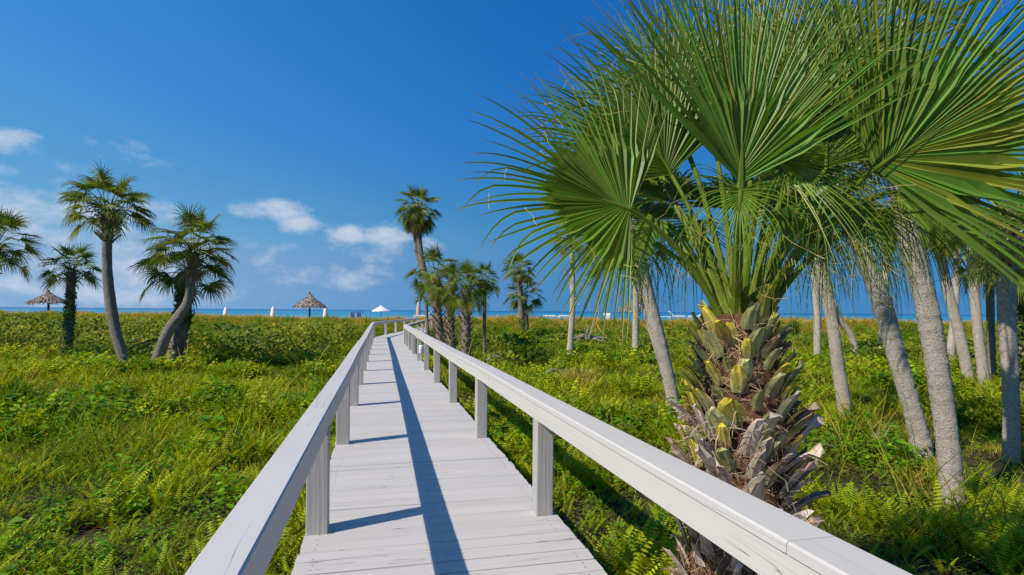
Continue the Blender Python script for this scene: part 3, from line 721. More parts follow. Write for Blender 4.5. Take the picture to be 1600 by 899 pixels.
def log_thing(name, label, pix, Y, w, cat, mat=M_TRUNK, dY=0):
    P = [pt(a, b, Y + dY * i) for i, (a, b) in enumerate(pix)]; g = float(ground_z(P[0][0], P[0][1]))
    if P[0][2] > g: P[0][2] = g - .05
    mb, p, rad = trunk_mesh(P, w * Y / F / 2, w * Y / F / 2 * .8, int(Y * 10), 12, .05, .09)
    o = mb.build(name, mat, None, True); recentre(o, (P[0][0], P[0][1], g)); return tag(o, label, cat)
log_thing('dead_trunk', 'short dead trunk leaning in front of the hedge', [(1342, 545), (1330, 525), (1312, 500), (1304, 478)], 26, 10, 'dead tree')
def stump():
    P = pt(1372, 668, 10); g = float(ground_z(P[0], P[1])); root = thing('tree_stump', 'small splintered grey stump in the ferns right of the big palm', 'stump', (P[0], P[1], g))
    r = np.random.default_rng(2); mb = MB()
    for k in range(7):
        a = r.uniform(0, 6.28); q = np.array([P[0] + .05 * math.cos(a), P[1] + .05 * math.sin(a), g]); h = r.uniform(.12, .34)
        tube(mb, [q, q + [r.normal(0, .02), 0, h * .6], q + [r.normal(0, .05), r.normal(0, .03), h]], [.035, .025, .004], 6)
    part(mb, 'stump', M_DEAD, root); mb = MB()
    for a in (-.5, .3, 1.): tube(mb, [(P[0], P[1], g + .05), (P[0] + .16 * math.sin(a), P[1], g + .2), (P[0] + .26 * math.sin(a * 1.4), P[1] - .03, g + .42)], [.018, .012, .003], 5)
    part(mb, 'branch', M_DEAD, root)
stump()
def driftwood(px, py, Y, label, seed, s=1.0):
    P = pt(px, py, Y); g = float(ground_z(P[0], P[1])); P[2] = max(P[2], g + .3); mb = MB(); r = np.random.default_rng(seed)
    for k in range(9):
        a = r.uniform(-1.5, 1.5); d = np.array([math.sin(a), r.normal(0, .3), abs(math.cos(a)) * .8]); q = P + np.array([r.normal(0, .12), 0, -.25]); pts = [q]
        for _ in range(5): d = nrm(d + r.normal(0, .35, 3)); pts.append(pts[-1] + d * .2 * s)
        tube(mb, pts, np.linspace(.05, .008, 6) * s, 6)
    tube(mb, [P + [-.9 * s, 0, -.25], P + [-.3 * s, 0, -.05], P + [.4 * s, .1, -.15], P + [1. * s, 0, -.2]], [.03, .06, .05, .02], 6)
    o = mb.build('driftwood', M_DEAD); recentre(o, (P[0], P[1], g)); tag(o, label, 'driftwood', 'dead branches in the scrub')
driftwood(920, 522, 27, 'bleached tangle of driftwood between two slim palm trunks', 4, .9)
driftwood(778, 555, 22, 'pale broken branch poking from the scrub by the thin dark trunk', 9, .55)
driftwood(868, 575, 19, 'weathered twigs at the left of the pale grey bush', 12, .5)

# ------------------------------------------------------------------ big foreground palm
def hero():
    Yh = 3.0; SH = Yh / 3.5
    def q(px, py, dy=0.): return pt(px, py, Yh + dy * SH)
    base = pt(1140, 1040, Yh); base[2] = float(ground_z(base[0], base[1])) - .05
    root = thing('cabbage_palm', 'big foreground palm with shaggy boot covered trunk and huge fan fronds behind the right railing', 'palm tree', (base[0], base[1], base[2] + .05))
    path = smooth_path([base, q(1135, 900), q(1150, 780), q(1158, 650), q(1155, 560), q(1152, 490)], 80)
    zz = path[:, 2]
    rad = np.interp((zz - EYE) / SH + EYE, [-.8, .0, .4, .9, 1.25, 1.6], [.175, .19, .225, .21, .165, .115])
    t = MB(); tube(t, path, rad, 24, (.95, .6, .4)); part(t, 'trunk', M_TRUNKD, root, True)
    def cols(qf, r, end=False):
        if qf > .60 + .12 * r.normal():
            if end and r.random() < .5: return np.array([.70, .56, .05])
            c = np.array([.42, .43, .18]) * r.uniform(.75, 1.2); return c if r.random() < .75 else np.array([.30, .19, .12])
        a = r.random() ** .6
        if r.random() < .04 and qf > .35: return np.array([.48, .36, .05])
        c = (np.array([.27, .175, .12]) * (1 - a) + np.array([.58, .50, .42]) * a); return c * r.uniform(.75, 1.35) * (1.2 if end else .95)
    b = MB(); rad2 = rad + .02
    zfrac = lambda z: float(np.interp((z - EYE) * SH + EYE, zz, np.linspace(0, 1, 80)))
    boots(b, path, rad2, 0.02, zfrac(.30), .11, .20, 21, .42, lambda a, r, e=False: cols(a * .2, r, e), per=11, w=.42, jit=1.0)
    boots(b, path, rad2, zfrac(.22), zfrac(.92), .10, .22, 22, .72, lambda a, r, e=False: cols(.1 + a * .42, r, e), per=12, w=.46, jit=1.2, prof=(1.1, .9, .75, .6, .34))
    boots(b, path, rad2 * 1.08, zfrac(.62), zfrac(1.42), .085, .15, 24, .50, lambda a, r, e=False: cols(.62 + a * .38, r, e), per=12, w=.58, jit=.8, prof=(.7, .95, 1.0, .8, .38))
    boots(b, path, rad2, zfrac(1.3), 1.0, .10, .17, 23, .30, lambda a, r, e=False: cols(.7 + a * .3, r, e), per=9, w=.60, prof=(.9, 1.0, .9, .7, .4))
    part(b, 'leaf_boots', M_BOOT, root)
    fb = MB(); fibres(fb, path, rad2 * 1.02, 0.02, 1., 4200, .10, 31, (.30, .20, .125), .22, .0016)
    fibres(fb, path, rad2 * 1.25, zfrac(.3), zfrac(1.0), 200, .14, 33, (.30, .24, .18), .7, .002); part(fb, 'fibre', M_DRY, root)
    top = path[-1]
    k_ = [0]
    def frond(hubpx, hubdy, axpx, axdy, nor, Lr, spread=230, nseg=52, droop=.5, green=(.085, .15, .03), start=None, pr=(.024, .013), bend=.4, seed=None, cup=.22, bp=None, join=.43, wid=.72):
        Lr = Lr * SH; pr = (pr[0] * SH, pr[1] * SH); k_[0] += 1; s = seed or 500 + k_[0]; r = np.random.default_rng(s)
        hub = q(hubpx[0], hubpx[1], hubdy); tipm = q(axpx[0], axpx[1], axdy); ax = nrm(tipm - hub)
        b0 = top + np.array([0, 0, -.05]) + (q(bp[0], bp[1], 0) - top if bp else nrm((hub - top) * [1, 1, 0]) * .07)
        ctrl = b0 * .62 + hub * .38 + UP * np.linalg.norm(hub - b0) * max(.16, bend * .42)
        pth = bez(b0, ctrl, hub, 12); mb = MB()
        g = np.array(green) * r.uniform(.9, 1.12)
        pc = np.clip(np.array([.13, .18, .03]) * r.uniform(.85, 1.1), 0, 1)
        rr = pr[1] + (pr[0] - pr[1]) * (1 - np.linspace(0, 1, 12)) ** 1.5; rr[:2] *= [1.7, 1.25]
        tube(mb, pth, rr, 7, pc, False)
        # costa running into the blade
        cst = bez(hub, hub + ax * Lr * .18, hub + ax * Lr * .36 + np.array([0, 0, -.03]), 6); tube(mb, cst, np.linspace(pr[1], .002, 6), 6, pc, False)
        pts = fan(mb, hub, ax, np.array(nor, float), Lr, int(nseg * 1.12), spread, droop, 12, join, s, g, (.30, .17, .08), .07, wid, cup, stiff=1.5)
        # loose threads between the segments
        V = []
        for _ in range(26):
            i = r.integers(0, nseg); kk = r.integers(5, 9); p0 = pts[kk, i]; d = nrm(r.normal(0, 1, 3) + np.array([0, 0, -.9])); L = r.uniform(.06, .28); pp = [p0]
            for _ in range(5): d = nrm(d + r.normal(0, .5, 3) + np.array([0, 0, -.25])); pp.append(pp[-1] + d * L / 5)
            pp = np.array(pp); lt = nrm(np.cross(d, [0, 1, .1])) * .0011; mb.add(np.stack([pp - lt, pp + lt], 1).reshape(-1, 3), [[2 * a, 2 * a + 1, 2 * a + 3, 2 * a + 2] for a in range(5)], (.42, .32, .18))
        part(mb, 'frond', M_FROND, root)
    C = (0, -1, .15)
    # hub px, depth offset, px the blade's middle points at, its depth, normal, length
    frond((1156, 300), -.50, (1165, 60), -.50, (.15, -1, .1), 1.2, 116, 44, .11, bp=(1150, 482), bend=.1, pr=(.040, .022), seed=601, join=.38, wid=.9, cup=.45, green=(.085, .16, .04))
    frond((1157, 298), -.52, (1150, 380), -.6, (0, -1, .5), .50, 250, 34, 1.1, bp=(1150, 482), bend=.1, pr=(.02, .012), seed=640, join=.12, wid=.9, green=(.10, .17, .035))
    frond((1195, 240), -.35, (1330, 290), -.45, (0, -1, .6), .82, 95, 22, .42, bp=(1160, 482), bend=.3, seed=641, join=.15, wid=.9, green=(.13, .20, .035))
    frond((1200, 235), .1, (1190, 0), .1, (-.1, -1, .2), 1.15, 110, 34, .14, bp=(1156, 480), seed=642, green=(.09, .16, .04))
    frond((985, 328), -.25, (800, 250), -.40, (-.2, -1, .45), .95, 190, 48, .22, bp=(1128, 488), bend=.55, seed=602, green=(.10, .17, .032))
    frond((1050, 275), .25, (930, 60), .25, (.1, -1, .3), 1.05, 150, 40, .18, bp=(1138, 482), seed=603)
    frond((1365, 265), -.40, (1640, 95), -.65, (.15, -1, .35), 1.42, 165, 58, .13, bp=(1185, 480), bend=.5, seed=604, join=.36, wid=.85, cup=.35, green=(.085, .155, .04))
    frond((1290, 265), .15, (1300, 20), .1, (.1, -1, .2), 1.05, 150, 44, .16, bp=(1170, 480), seed=650, join=.36, green=(.09, .16, .04))
    frond((1400, 300), .25, (1500, 400), .2, (.2, -.9, .6), .85, 170, 40, .7, bp=(1190, 486), bend=.8, seed=631, join=.2, wid=.85)
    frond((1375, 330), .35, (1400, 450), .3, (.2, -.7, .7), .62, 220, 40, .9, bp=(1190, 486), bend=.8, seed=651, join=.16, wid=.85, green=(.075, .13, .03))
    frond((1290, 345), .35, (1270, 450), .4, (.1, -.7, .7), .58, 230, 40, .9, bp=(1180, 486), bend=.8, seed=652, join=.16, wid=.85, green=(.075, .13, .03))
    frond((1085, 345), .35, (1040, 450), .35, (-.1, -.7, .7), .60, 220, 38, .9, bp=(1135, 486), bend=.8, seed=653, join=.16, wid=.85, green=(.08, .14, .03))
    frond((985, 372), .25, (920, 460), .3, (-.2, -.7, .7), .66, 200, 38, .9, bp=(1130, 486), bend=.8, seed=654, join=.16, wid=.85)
    frond((1060, 200), .45, (1000, 20), .5, (0, -1, .3), 1.0, 140, 40, .2, bp=(1145, 480), seed=655, join=.36)
    frond((1270, 200), .25, (1330, -40), .2, (-.1, -1, .2), 1.1, 150, 44, .16, bp=(1165, 480), seed=605)
    frond((1215, 330), -.15, (1300, 480), -.35, (.1, -.8, .7), .72, 190, 36, .9, bp=(1180, 486), bend=.9, seed=606, join=.15, wid=.8, green=(.10, .165, .035))
    frond((1030, 345), .15, (950, 450), .1, (-.2, -.7, .8), .72, 190, 36, 1.0, bp=(1125, 490), bend=.9, seed=607, join=.15, wid=.8)
    frond((1290, 300), -.1, (1420, 420), -.2, (.3, -.8, .7), .80, 190, 38, .9, bp=(1190, 488), bend=.9, seed=608, join=.18, wid=.8)
    frond((1110, 190), .5, (1080, -60), .6, C, 1.05, 150, 42, .16, bp=(1150, 470), seed=609)
    frond((1340, 190), .3, (1480, -20), .3, (.2, -1, .3), 1.1, 160, 46, .16, bp=(1175, 478), seed=610, green=(.075, .14, .03))
    frond((1345, 320), -.2, (1420, 440), -.3, (.2, -.9, .5), .66, 190, 34, .8, bp=(1190, 486), bend=.8, seed=630, join=.15, wid=.8)
    frond((1450, 330), .1, (1600, 400), .0, (.3, -.8, .8), .85, 150, 34, .6, bp=(1190, 488), bend=.8, seed=611, join=.2, wid=.8, green=(.10, .17, .03))
    frond((1190, 150), .7, (1220, -100), .9, C, 1.05, 170, 48, .3, bp=(1155, 470), seed=612)
    frond((1010, 260), .5, (880, 150), .6, (-.2, -1, .5), .95, 170, 48, .45, bp=(1135, 482), seed=613)
    frond((1250, 340), .6, (1310, 440), .8, (.2, -.3, 1), .7, 180, 34, 1.0, bp=(1165, 482), bend=.9, seed=616, join=.18, wid=.8)
    frond((1330, 240), .7, (1430, 120), .9, (.2, -1, .5), 1.0, 200, 48, .5, bp=(1170, 480), seed=618)
    frond((1060, 210), .9, (960, 0), 1.1, (0, -1, .4), .95, 190, 46, .35, bp=(1145, 478), seed=620)
    frond((1230, 250), .3, (1330, 300), .15, (.1, -.9, .6), .85, 200, 42, .6, bp=(1170, 484), bend=.8, seed=621, join=.25)
    # fronds on the far side of the crown
    r = np.random.default_rng(77)
    for k in range(3):
        az = r.uniform(.3, 2.8); el = r.uniform(.75, 1.25); u = np.array([math.cos(az) * math.cos(el), math.sin(az) * math.cos(el), math.sin(el)]); h = top + u * r.uniform(.7, .9)
        def topx(P_): 
            u_ = P_[0] / P_[1] * F; v_ = -(P_[2] - EYE) / P_[1] * F; return (PX0 + u_, PY0 + v_)
        t2 = h + nrm(u + np.array([0, 0, -.3]))
        frond(topx(h), (h[1] - Yh) / SH, topx(t2), (t2[1] - Yh) / SH, (-u[0] * .3, -.4, 1), .8, 200, 40, .7, bend=.6, seed=700 + k)
    return root
hero()

# ------------------------------------------------------------------ beach furniture
def thatch_umbrella(px, top, eave, halfw, Y, label, seed):
    A = pt(px, top, Y); E = pt(px, eave, Y); R_ = halfw * Y / F; g = float(ground_z(A[0], A[1])); root = thing('thatched_umbrella', label, 'thatched umbrella', (A[0], A[1], g), 'thatched beach umbrellas')
    mb = MB(); tube(mb, [(A[0], A[1], g - .1), (A[0], A[1], E[2] + .3), (A[0], A[1], A[2] - .1)], .11, 10); part(mb, 'pole', M_DARK, root, True)
    mb = MB(); n = 36; hgt = A[2] - E[2]; prf = [(0, A[2]), (R_ * .25, E[2] + hgt * .66), (R_ * .65, E[2] + hgt * .3), (R_ * .97, E[2] + .03)]
    a = np.linspace(0, 2 * math.pi, n, endpoint=False); V = np.array([[A[0] + rr * math.cos(t), A[1] + rr * math.sin(t), z] for rr, z in prf for t in a]); i = np.arange(4 * n).reshape(4, n); j = np.roll(i, -1, 1)
    mb.add(V, np.stack([i[:-1], i[1:], j[1:], j[:-1]], -1).reshape(-1, 4), (.16, .12, .09))
    r = np.random.default_rng(seed)
    for lay in range(9):
        f0 = lay / 9
        for k in range(int(30 + 90 * f0)):
            t = r.uniform(0, 2 * math.pi); h = np.array([math.cos(t), math.sin(t), 0]); tg = np.array([-h[1], h[0], 0])
            def P(f): return np.array([A[0], A[1], 0]) + h * np.interp(f, [0, .33, .7, 1, 1.4], [0, R_ * .25, R_ * .65, R_ * .97, R_ * 1.1]) + UP * (np.interp(f, [0, .33, .7, 1, 1.4], [A[2], E[2] + hgt * .66, E[2] + hgt * .3, E[2] + .03, E[2] - .35]) + .05)
            f1 = f0 + r.uniform(.14, .24); p0 = P(f0); p1 = P(f1) + UP * r.uniform(-.03, .08) + tg * r.normal(0, .08); w = r.uniform(.04, .10)
            if lay == 8: p1 = p1 + np.array([0, 0, -r.uniform(0, .22)])
            c = np.array([.34, .28, .23]) * r.uniform(.45, 1.4); mb.add([p0 - tg * w * .5, p0 + tg * w * .5, p1 + tg * w, p1 - tg * w * .6], [[0, 1, 2, 3]], np.clip(c, 0, 1))
    part(mb, 'thatch_roof', M_THATCH, root)
    mb = MB(); tube(mb, [A + [0, 0, -.2], A + [0, 0, .1], A + [0.02, 0, .22]], [.16, .1, .03], 8); part(mb, 'ridge_cap', M_DARK, root, True)
thatch_umbrella(76, 456, 474, 29, 62, 'thatched umbrella left of the short vine covered palm', 1)
thatch_umbrella(484, 459, 480, 26, 66, 'thatched umbrella alone on the beach left of the boardwalk', 2)
thatch_umbrella(992, 467, 485, 28, 64, 'thatched umbrella behind a slim straight palm trunk on the right', 3)

def closed_umbrella(px, top, Y, label, mat=M_WHITE, w=3.6, hh=1.25):
    A = pt(px, top, Y); g = float(ground_z(A[0], A[1])); root = thing('beach_umbrella', label, 'umbrella', (A[0], A[1], g), 'folded umbrellas on the beach')
    mb = MB(); tube(mb, [(A[0], A[1], g - .1), (A[0], A[1], A[2] + .03)], .03, 8); part(mb, 'pole', M_PLASTIC, root, True)
    s = w * Y / F; mb = MB(); n = 16; a = np.linspace(0, 2 * math.pi, n, endpoint=False); prof = [(.05, .0), (.45, .10), (.75, .4), (.95, .85), (1., 1.02), (.9, 1.2)]
    V = np.array([[A[0] + s * f * (1 + .18 * (k % 2)) * math.cos(t), A[1] + s * f * (1 + .18 * (k % 2)) * math.sin(t), A[2] - zz * hh / 1.2] for rr, (f, zz) in enumerate([(p_[0], p_[1]) for p_ in prof]) for k, t in enumerate(a)])
    i = np.arange(len(prof) * n).reshape(-1, n); j = np.roll(i, -1, 1); mb.add(V, np.stack([i[:-1], i[1:], j[1:], j[:-1]], -1).reshape(-1, 4)); mb.add(V[-n:], [list(range(n))]); part(mb, 'folded_canopy', mat, root, True)
closed_umbrella(353, 480, 70, 'folded white umbrella on the beach, leftmost, right of the vine wrapped palm')
closed_umbrella(427, 479, 70, 'folded white umbrella just left of the middle thatched umbrella')
closed_umbrella(509, 479, 69, 'folded white umbrella just right of the middle thatched umbrella', hh=1.35)
closed_umbrella(654, 471, 62, 'folded beige umbrella beyond the far end of the left railing', M_BEIGE, 3.4, 1.6)

def open_umbrella():
    Y = 74; A = pt(595.5, 477.5, Y); g = float(ground_z(A[0], A[1])); root = thing('beach_umbrella', 'open white market umbrella on the beach left of the boardwalk end', 'umbrella', (A[0], A[1], g))
    mb = MB(); tube(mb, [(A[0], A[1], g - .1), (A[0], A[1], A[2] + .05)], .035, 8); part(mb, 'pole', M_DARK, root, True)
    mb = MB(); n = 16; R_ = 14.5 * Y / F; a = np.linspace(0, 2 * math.pi, n, endpoint=False)
    V = []
    for f, dz in ((0.02, 0), (.22, -.12), (.24, -.18), (.6, -.42), (1., -.68), (1., -.80)):
        for k, t in enumerate(a): s = 1 if k % 2 == 0 else .965; V.append([A[0] + R_ * f * s * math.cos(t), A[1] + R_ * f * s * math.sin(t), A[2] + dz - (0 if k % 2 else .02)])
    i = np.arange(6 * n).reshape(6, n); j = np.roll(i, -1, 1); mb.add(V, np.stack([i[:-1], i[1:], j[1:], j[:-1]], -1).reshape(-1, 4)); part(mb, 'canopy', M_WHITE, root)
    for k in range(8):
        mb = MB(); t = k * math.pi / 4; tube(mb, [(A[0], A[1], A[2] - .7), (A[0] + R_ * .55 * math.cos(t), A[1] + R_ * .55 * math.sin(t), A[2] - .42)], .012, 5); part(mb, 'rib', M_DARK, root)
open_umbrella()

def lounger(px, py, Y, label, fabric, back=True, group='loungers on the beach', yaw=0., frame=None):
    P = pt(px, py, Y); g = float(ground_z(P[0], P[1])); gz = max(g, P[2] - 1.0); root = thing('beach_lounger', label, 'lounger', (P[0], P[1], gz), group)
    z0 = P[2]; fr = frame or M_PLASTIC; d = np.array([math.cos(yaw), math.sin(yaw), 0]); s = np.array([-d[1], d[0], 0]); c = np.array([P[0], P[1], z0])
    mb = MB(); mb.box(c + UP * -.02, (1.9, .06, .07), d); mb.box(c + s * .62 - UP * .02, (1.9, .06, .07), d); mb.box(c + s * .31 - d * .9 - UP * .021, (.06, .60, .06), d); part(mb, 'frame', fr, root)
    mb = MB(); mb.box(c + s * .31 + UP * .06 - d * .25, (1.35, .58, .08), d); part(mb, 'seat', fabric, root)
    if back: mb = MB(); a = nrm(d * .7 + UP * .7); mb.box(c + s * .31 + UP * .30 + d * .62, (.72, .58, .08), a); part(mb, 'backrest', fabric, root)
    for sx in (-.85, .85):
        for sy in (0, .62):
            mb = MB(); q_ = c + d * sx + s * sy; mb.box((q_[0], q_[1], (z0 - .055 + g) / 2), (z0 - .055 - g, .05, .05), (0, 0, 1)); part(mb, 'leg', fr, root)
def cabana_chair(px, py, Y, label, fabric, group):
    P = pt(px, py, Y); g = float(ground_z(P[0], P[1])); root = thing('beach_chair', label, 'beach chair', (P[0], P[1], g), group); z = P[2]
    s = .34
    mb = MB()
    for sx in (-s, s):
        tube(mb, [(P[0] + sx, P[1], g), (P[0] + sx, P[1], z - .05)], .025, 6); tube(mb, [(P[0] + sx, P[1] + .6, g), (P[0] + sx, P[1] + .6, g + .5)], .025, 6)
    for yy, zz in ((0, g + .40), (.6, g + .40)): tube(mb, [(P[0] - s - .01, P[1] + yy, zz), (P[0] + s + .01, P[1] + yy, zz)], .02, 6)
    for sx in (-s, s): tube(mb, [(P[0] + sx, P[1] - .01, g + .38), (P[0] + sx, P[1] + .61, g + .38)], .02, 6)
    part(mb, 'frame', M_PLASTIC, root)
    mb = MB(); mb.box((P[0], P[1] + .3, g + .45), (2 * s, .62, .07)); part(mb, 'seat', fabric, root)
    mb = MB(); mb.box((P[0], P[1] + .02, g + .45 + (z - g - .8) / 2), (2 * s, .06, z - g - .8)); part(mb, 'backrest', fabric, root)
    mb = MB(); n = 9; V = []
    for x in (-s - .04, s + .04):
        for k in range(n): t = math.pi * k / (n - 1) * .75; V.append([P[0] + x, P[1] + .32 - .34 * math.cos(t), z - .33 + .34 * math.sin(t)])
    mb.add(V, [[k, k + 1, n + k + 1, n + k] for k in range(n - 1)]); mb.add(V[:n], [list(range(n))]); mb.add(V[n:], [list(range(n))]); part(mb, 'hood', fabric, root)
cabana_chair(551, 487.5, 75, 'blue hooded beach chair, left one of the pair left of the open umbrella', M_BLUE, 'hooded chairs on the beach')
cabana_chair(561, 487, 75, 'blue hooded beach chair, right one of the pair left of the open umbrella', M_BLUE, 'hooded chairs on the beach')
cabana_chair(949, 489.5, 66, 'white hooded beach chair left of the right thatched umbrella', M_WHITE, 'hooded chairs on the beach')
lounger(661, 494, 58, 'white beach lounger beyond the far end of the boardwalk', M_WHITE, True, yaw=.1)
lounger(862, 494, 66, 'white beach lounger, first right of the two tiered palm', M_WHITE, False)
lounger(886, 494, 69, 'white beach lounger, second right of the two tiered palm, by a slim trunk', M_WHITE, False)
lounger(1036, 494.5, 66, 'blue cushioned lounger right of the right thatched umbrella', M_BLUE, True, yaw=2.8)
lounger(1056, 494.5, 66, 'white cushioned lounger right of the blue lounger', M_WHITE, True, yaw=3.1)
lounger(1090, 495, 67, 'white lounger with raised back close to the big palm trunk', M_WHITE, True, yaw=.1)

# ------------------------------------------------------------------ ground vegetation
def in_view(x, y, m=2.5): return (np.abs(x) < .93 * y + m)
def scatter(mb, protos, x, y, z, sc, tint, seed, tilt=.12):
    r = np.random.default_rng(seed); n = len(x)
    if n == 0: return
    pid = r.integers(0, len(protos), n); yaw = r.uniform(0, 2 * math.pi, n); tx = r.normal(0, tilt, n); ty = r.normal(0, tilt, n)
    for k, (V, Q, C) in enumerate(protos):
        m = np.where(pid == k)[0]
        if not len(m): continue
        c, s = np.cos(yaw[m])[:, None], np.sin(yaw[m])[:, None]; S = sc[m][:, None]
        X = V[None, :, 0] * c - V[None, :, 1] * s; Yv = V[None, :, 0] * s + V[None, :, 1] * c; Z = np.broadcast_to(V[None, :, 2], X.shape)
        X = X + Z * tx[m][:, None]; Yv = Yv + Z * ty[m][:, None]
        P = np.stack([X * S + x[m][:, None], Yv * S + y[m][:, None], Z * S + z[m][:, None]], -1)
        Cc = C[None] * tint[m][:, None, :]
        Qa = Q[None] + (np.arange(len(m)) * len(V))[:, None, None]
        mb.add(P.reshape(-1, 3), Qa.reshape(-1, Q.shape[1]), np.clip(Cc.reshape(-1, 3), 0, 1))
def proto(fn, n, seed):
    out = []
    for k in range(n):
        mb = MB(); fn(mb, np.random.default_rng(seed + k)); out.append((np.concatenate(mb.v), np.concatenate(mb.f), np.concatenate(mb.c)))
    return out
def fern(mb, r, nf=6, npin=15, L=.5, wmax=.055, col=(.15, .215, .014)):
    """sword fern clump: upright arching fronds with separate leaflets"""
    for k in range(nf):
        az = r.uniform(0, 2 * math.pi); h = np.array([math.cos(az), math.sin(az), 0]); l = L * r.uniform(.65, 1.2); d = nrm(UP + h * r.uniform(.05, .6)); pts = [np.zeros(3) + h * .02]
        for j in range(npin): d = nrm(d + (h * .045 + np.array([0, 0, -.035])) * (16 / npin) * r.uniform(.6, 1.3)); pts.append(pts[-1] + d * l / npin)
        pts = np.array(pts); side = nrm(np.cross(d, UP + .01)); c0 = np.array(col) * r.uniform(.75, 1.25)
        tw = r.normal(0, .35); 
        for s in (-1, 1):
            t = (np.arange(npin) + .5) / npin; w = wmax * l / .5 * np.minimum(1, t * 3.2) * (1.05 - t) ** .6 * 1.15; w = np.maximum(w, .004)
            a = pts[:-1]; e = nrm(pts[1:] - pts[:-1]); sd = nrm(side * s + np.array([0, 0, tw * s * .6 - .1]))
            b1 = a + e * (l / npin * .12); b2 = a + e * (l / npin * .78); tip = a + sd * w[:, None] + e * (w * .45)[:, None] + np.array([0, 0, -.1]) * w[:, None]
            tip2 = tip + e * (l / npin * .2)
            V = np.stack([b1, tip, tip2, b2], 1).reshape(-1, 3); mb.add(V, np.arange(4 * npin).reshape(-1, 4), np.clip(np.repeat(c0[None] * (.8 + .5 * t[:, None]), 4, 0), 0, 1))
def grass(mb, r, nb=14, h=.42, w=.006, col=(.14, .205, .022), dry=.1, sp=.12):
    for k in range(nb):
        az = r.uniform(0, 2 * math.pi); hd = np.array([math.cos(az), math.sin(az), 0]); l = h * r.uniform(.5, 1.25); d = nrm(UP + hd * r.uniform(.0, .5)); p = np.array([r.normal(0, sp), r.normal(0, sp), 0]); pts = [p]
        for j in range(3): d = nrm(d + hd * .15 + np.array([0, 0, -.05])); pts.append(pts[-1] + d * l / 3)
        pts = np.array(pts); sd = nrm(np.cross(d, r.normal(0, 1, 3))); ws = np.array([1, .9, .6, .08]) * w; c = np.array(col) if r.random() > dry else np.array([.30, .23, .12]); c = c * r.uniform(.7, 1.3)
        V = np.stack([pts - sd * ws[:, None], pts + sd * ws[:, None]], 1).reshape(-1, 3); mb.add(V, [[2 * q, 2 * q + 1, 2 * q + 3, 2 * q + 2] for q in range(3)], np.clip(c, 0, 1))
def broad(mb, r, nl=26, h=.32, s=.05, col=(.065, .155, .012), sp=.16, roundl=.55):
    """leafy low plant; each leaf folded along its middle"""
    for k in range(nl):
        p = np.array([r.normal(0, sp), r.normal(0, sp), 0]); p[2] = h * r.uniform(.25, 1.1) * math.exp(-(p[0] ** 2 + p[1] ** 2) / (3 * sp * sp)) + .03
        az = r.uniform(0, 2 * math.pi); a = nrm(np.array([math.cos(az), math.sin(az), r.uniform(-.35, .5)])); b = nrm(np.cross(UP + r.normal(0, .25, 3), a)); n_ = np.cross(a, b); l = s * r.uniform(.7, 1.5); w = l * roundl
        c = np.array(col) * r.uniform(.65, 1.5)
        V = [p, p + a * l * .45 + b * w + n_ * l * .12, p + a * l * 1.1 + b * w * .35 - UP * l * .05, p + a * l * 1.5 - UP * l * .15, p + a * l * 1.1 - b * w * .35 - UP * l * .05, p + a * l * .45 - b * w + n_ * l * .12]
        mb.add(V, [[0, 1, 2, 3], [0, 3, 4, 5]], np.clip(c, 0, 1))
def twig(mb, r, n=4, l=.5):
    for k in range(n):
        p = np.array([r.normal(0, .1), r.normal(0, .1), 0]); d = nrm(r.normal(0, 1, 3) * [1, 1, .4] + UP * .5); q = p + d * l * r.uniform(.4, 1); sd = nrm(np.cross(d, r.normal(0, 1, 3))) * .004; c = np.array([.30, .22, .15]) * r.uniform(.5, 1.4)
        mb.add([p - sd, p + sd, q + sd * .3, q - sd * .3], [[0, 1, 2, 3]], np.clip(c, 0, 1))

def spots(dens, y0, y1, seed, mask, m=2.5):
    r = np.random.default_rng(seed); xm = .93 * y1 + m; n = int(dens * 2 * xm * (y1 - y0)); x = r.uniform(-xm, xm, n); y = r.uniform(y0, y1, n)
    k = in_view(x, y, m) & off_deck(x, y, .03); x, y = x[k], y[k]; k = r.random(len(x)) < mask(x, y); return x[k], y[k], r

def in_right(x, y): return x > right_edge(y)
def grape(x, y):
    """where the tall sea grape thicket stands (0..1)"""
    e = (fbm(x * .16, y * .16, 40) - .5) * 7
    L_ = (x < left_edge(y) - 1.6) * sst(24.0, 27.5, y + e * .8) ** .7 * (1 - sst(41, 45, y + e * .6))
    px = x / np.maximum(y, 1) * F + 800
    e2 = (fbm(x * .35, y * .35, 44) - .5) * 6
    R1 = (px > 1180) * (px < 1362) * sst(29, 30.5, y + e2 * .5) * (1 - sst(42, 45, y))
    R2 = (x > right_edge(y) + 2.5) * (px < 1180) * sst(17, 22, y) * (1 - sst(44, 50, y)) * sst(.50, .56, fbm(x * .28, y * .28, 47))
    R3 = (px > 1330) * sst(20, 24, y) * (1 - sst(36, 40, y)) * sst(.55, .6, fbm(x * .3, y * .3, 52)) * .9
    return np.maximum(np.maximum(L_, R1), np.maximum(R2, R3))
def fern_m(x, y):
    n = fbm(x * .45, y * .45, 60); f = sst(.34, .50, n)
    return f * (1 - grape(x, y)) * (1 - sst(26, 34, y))
def broad_m(x, y):
    n = fbm(x * .5 + 30, y * .5, 70); return sst(.44, .58, n) * (1 - grape(x, y)) * (1 - sst(44, 54, y))
def tint(x, y, seed, a=(.82, .88, .8), b=(1.2, 1.12, 1.2), jit=.12):
    r = np.random.default_rng(seed); n = fbm(x * .6, y * .6, seed, 3)[:, None]; n = np.clip((n - .3) / .4, 0, 1)
    return (np.array(a) * (1 - n) + np.array(b) * n) * (1 + r.normal(0, jit, (len(x), 1))) * (1 + r.normal(0, .05, (len(x), 3)))

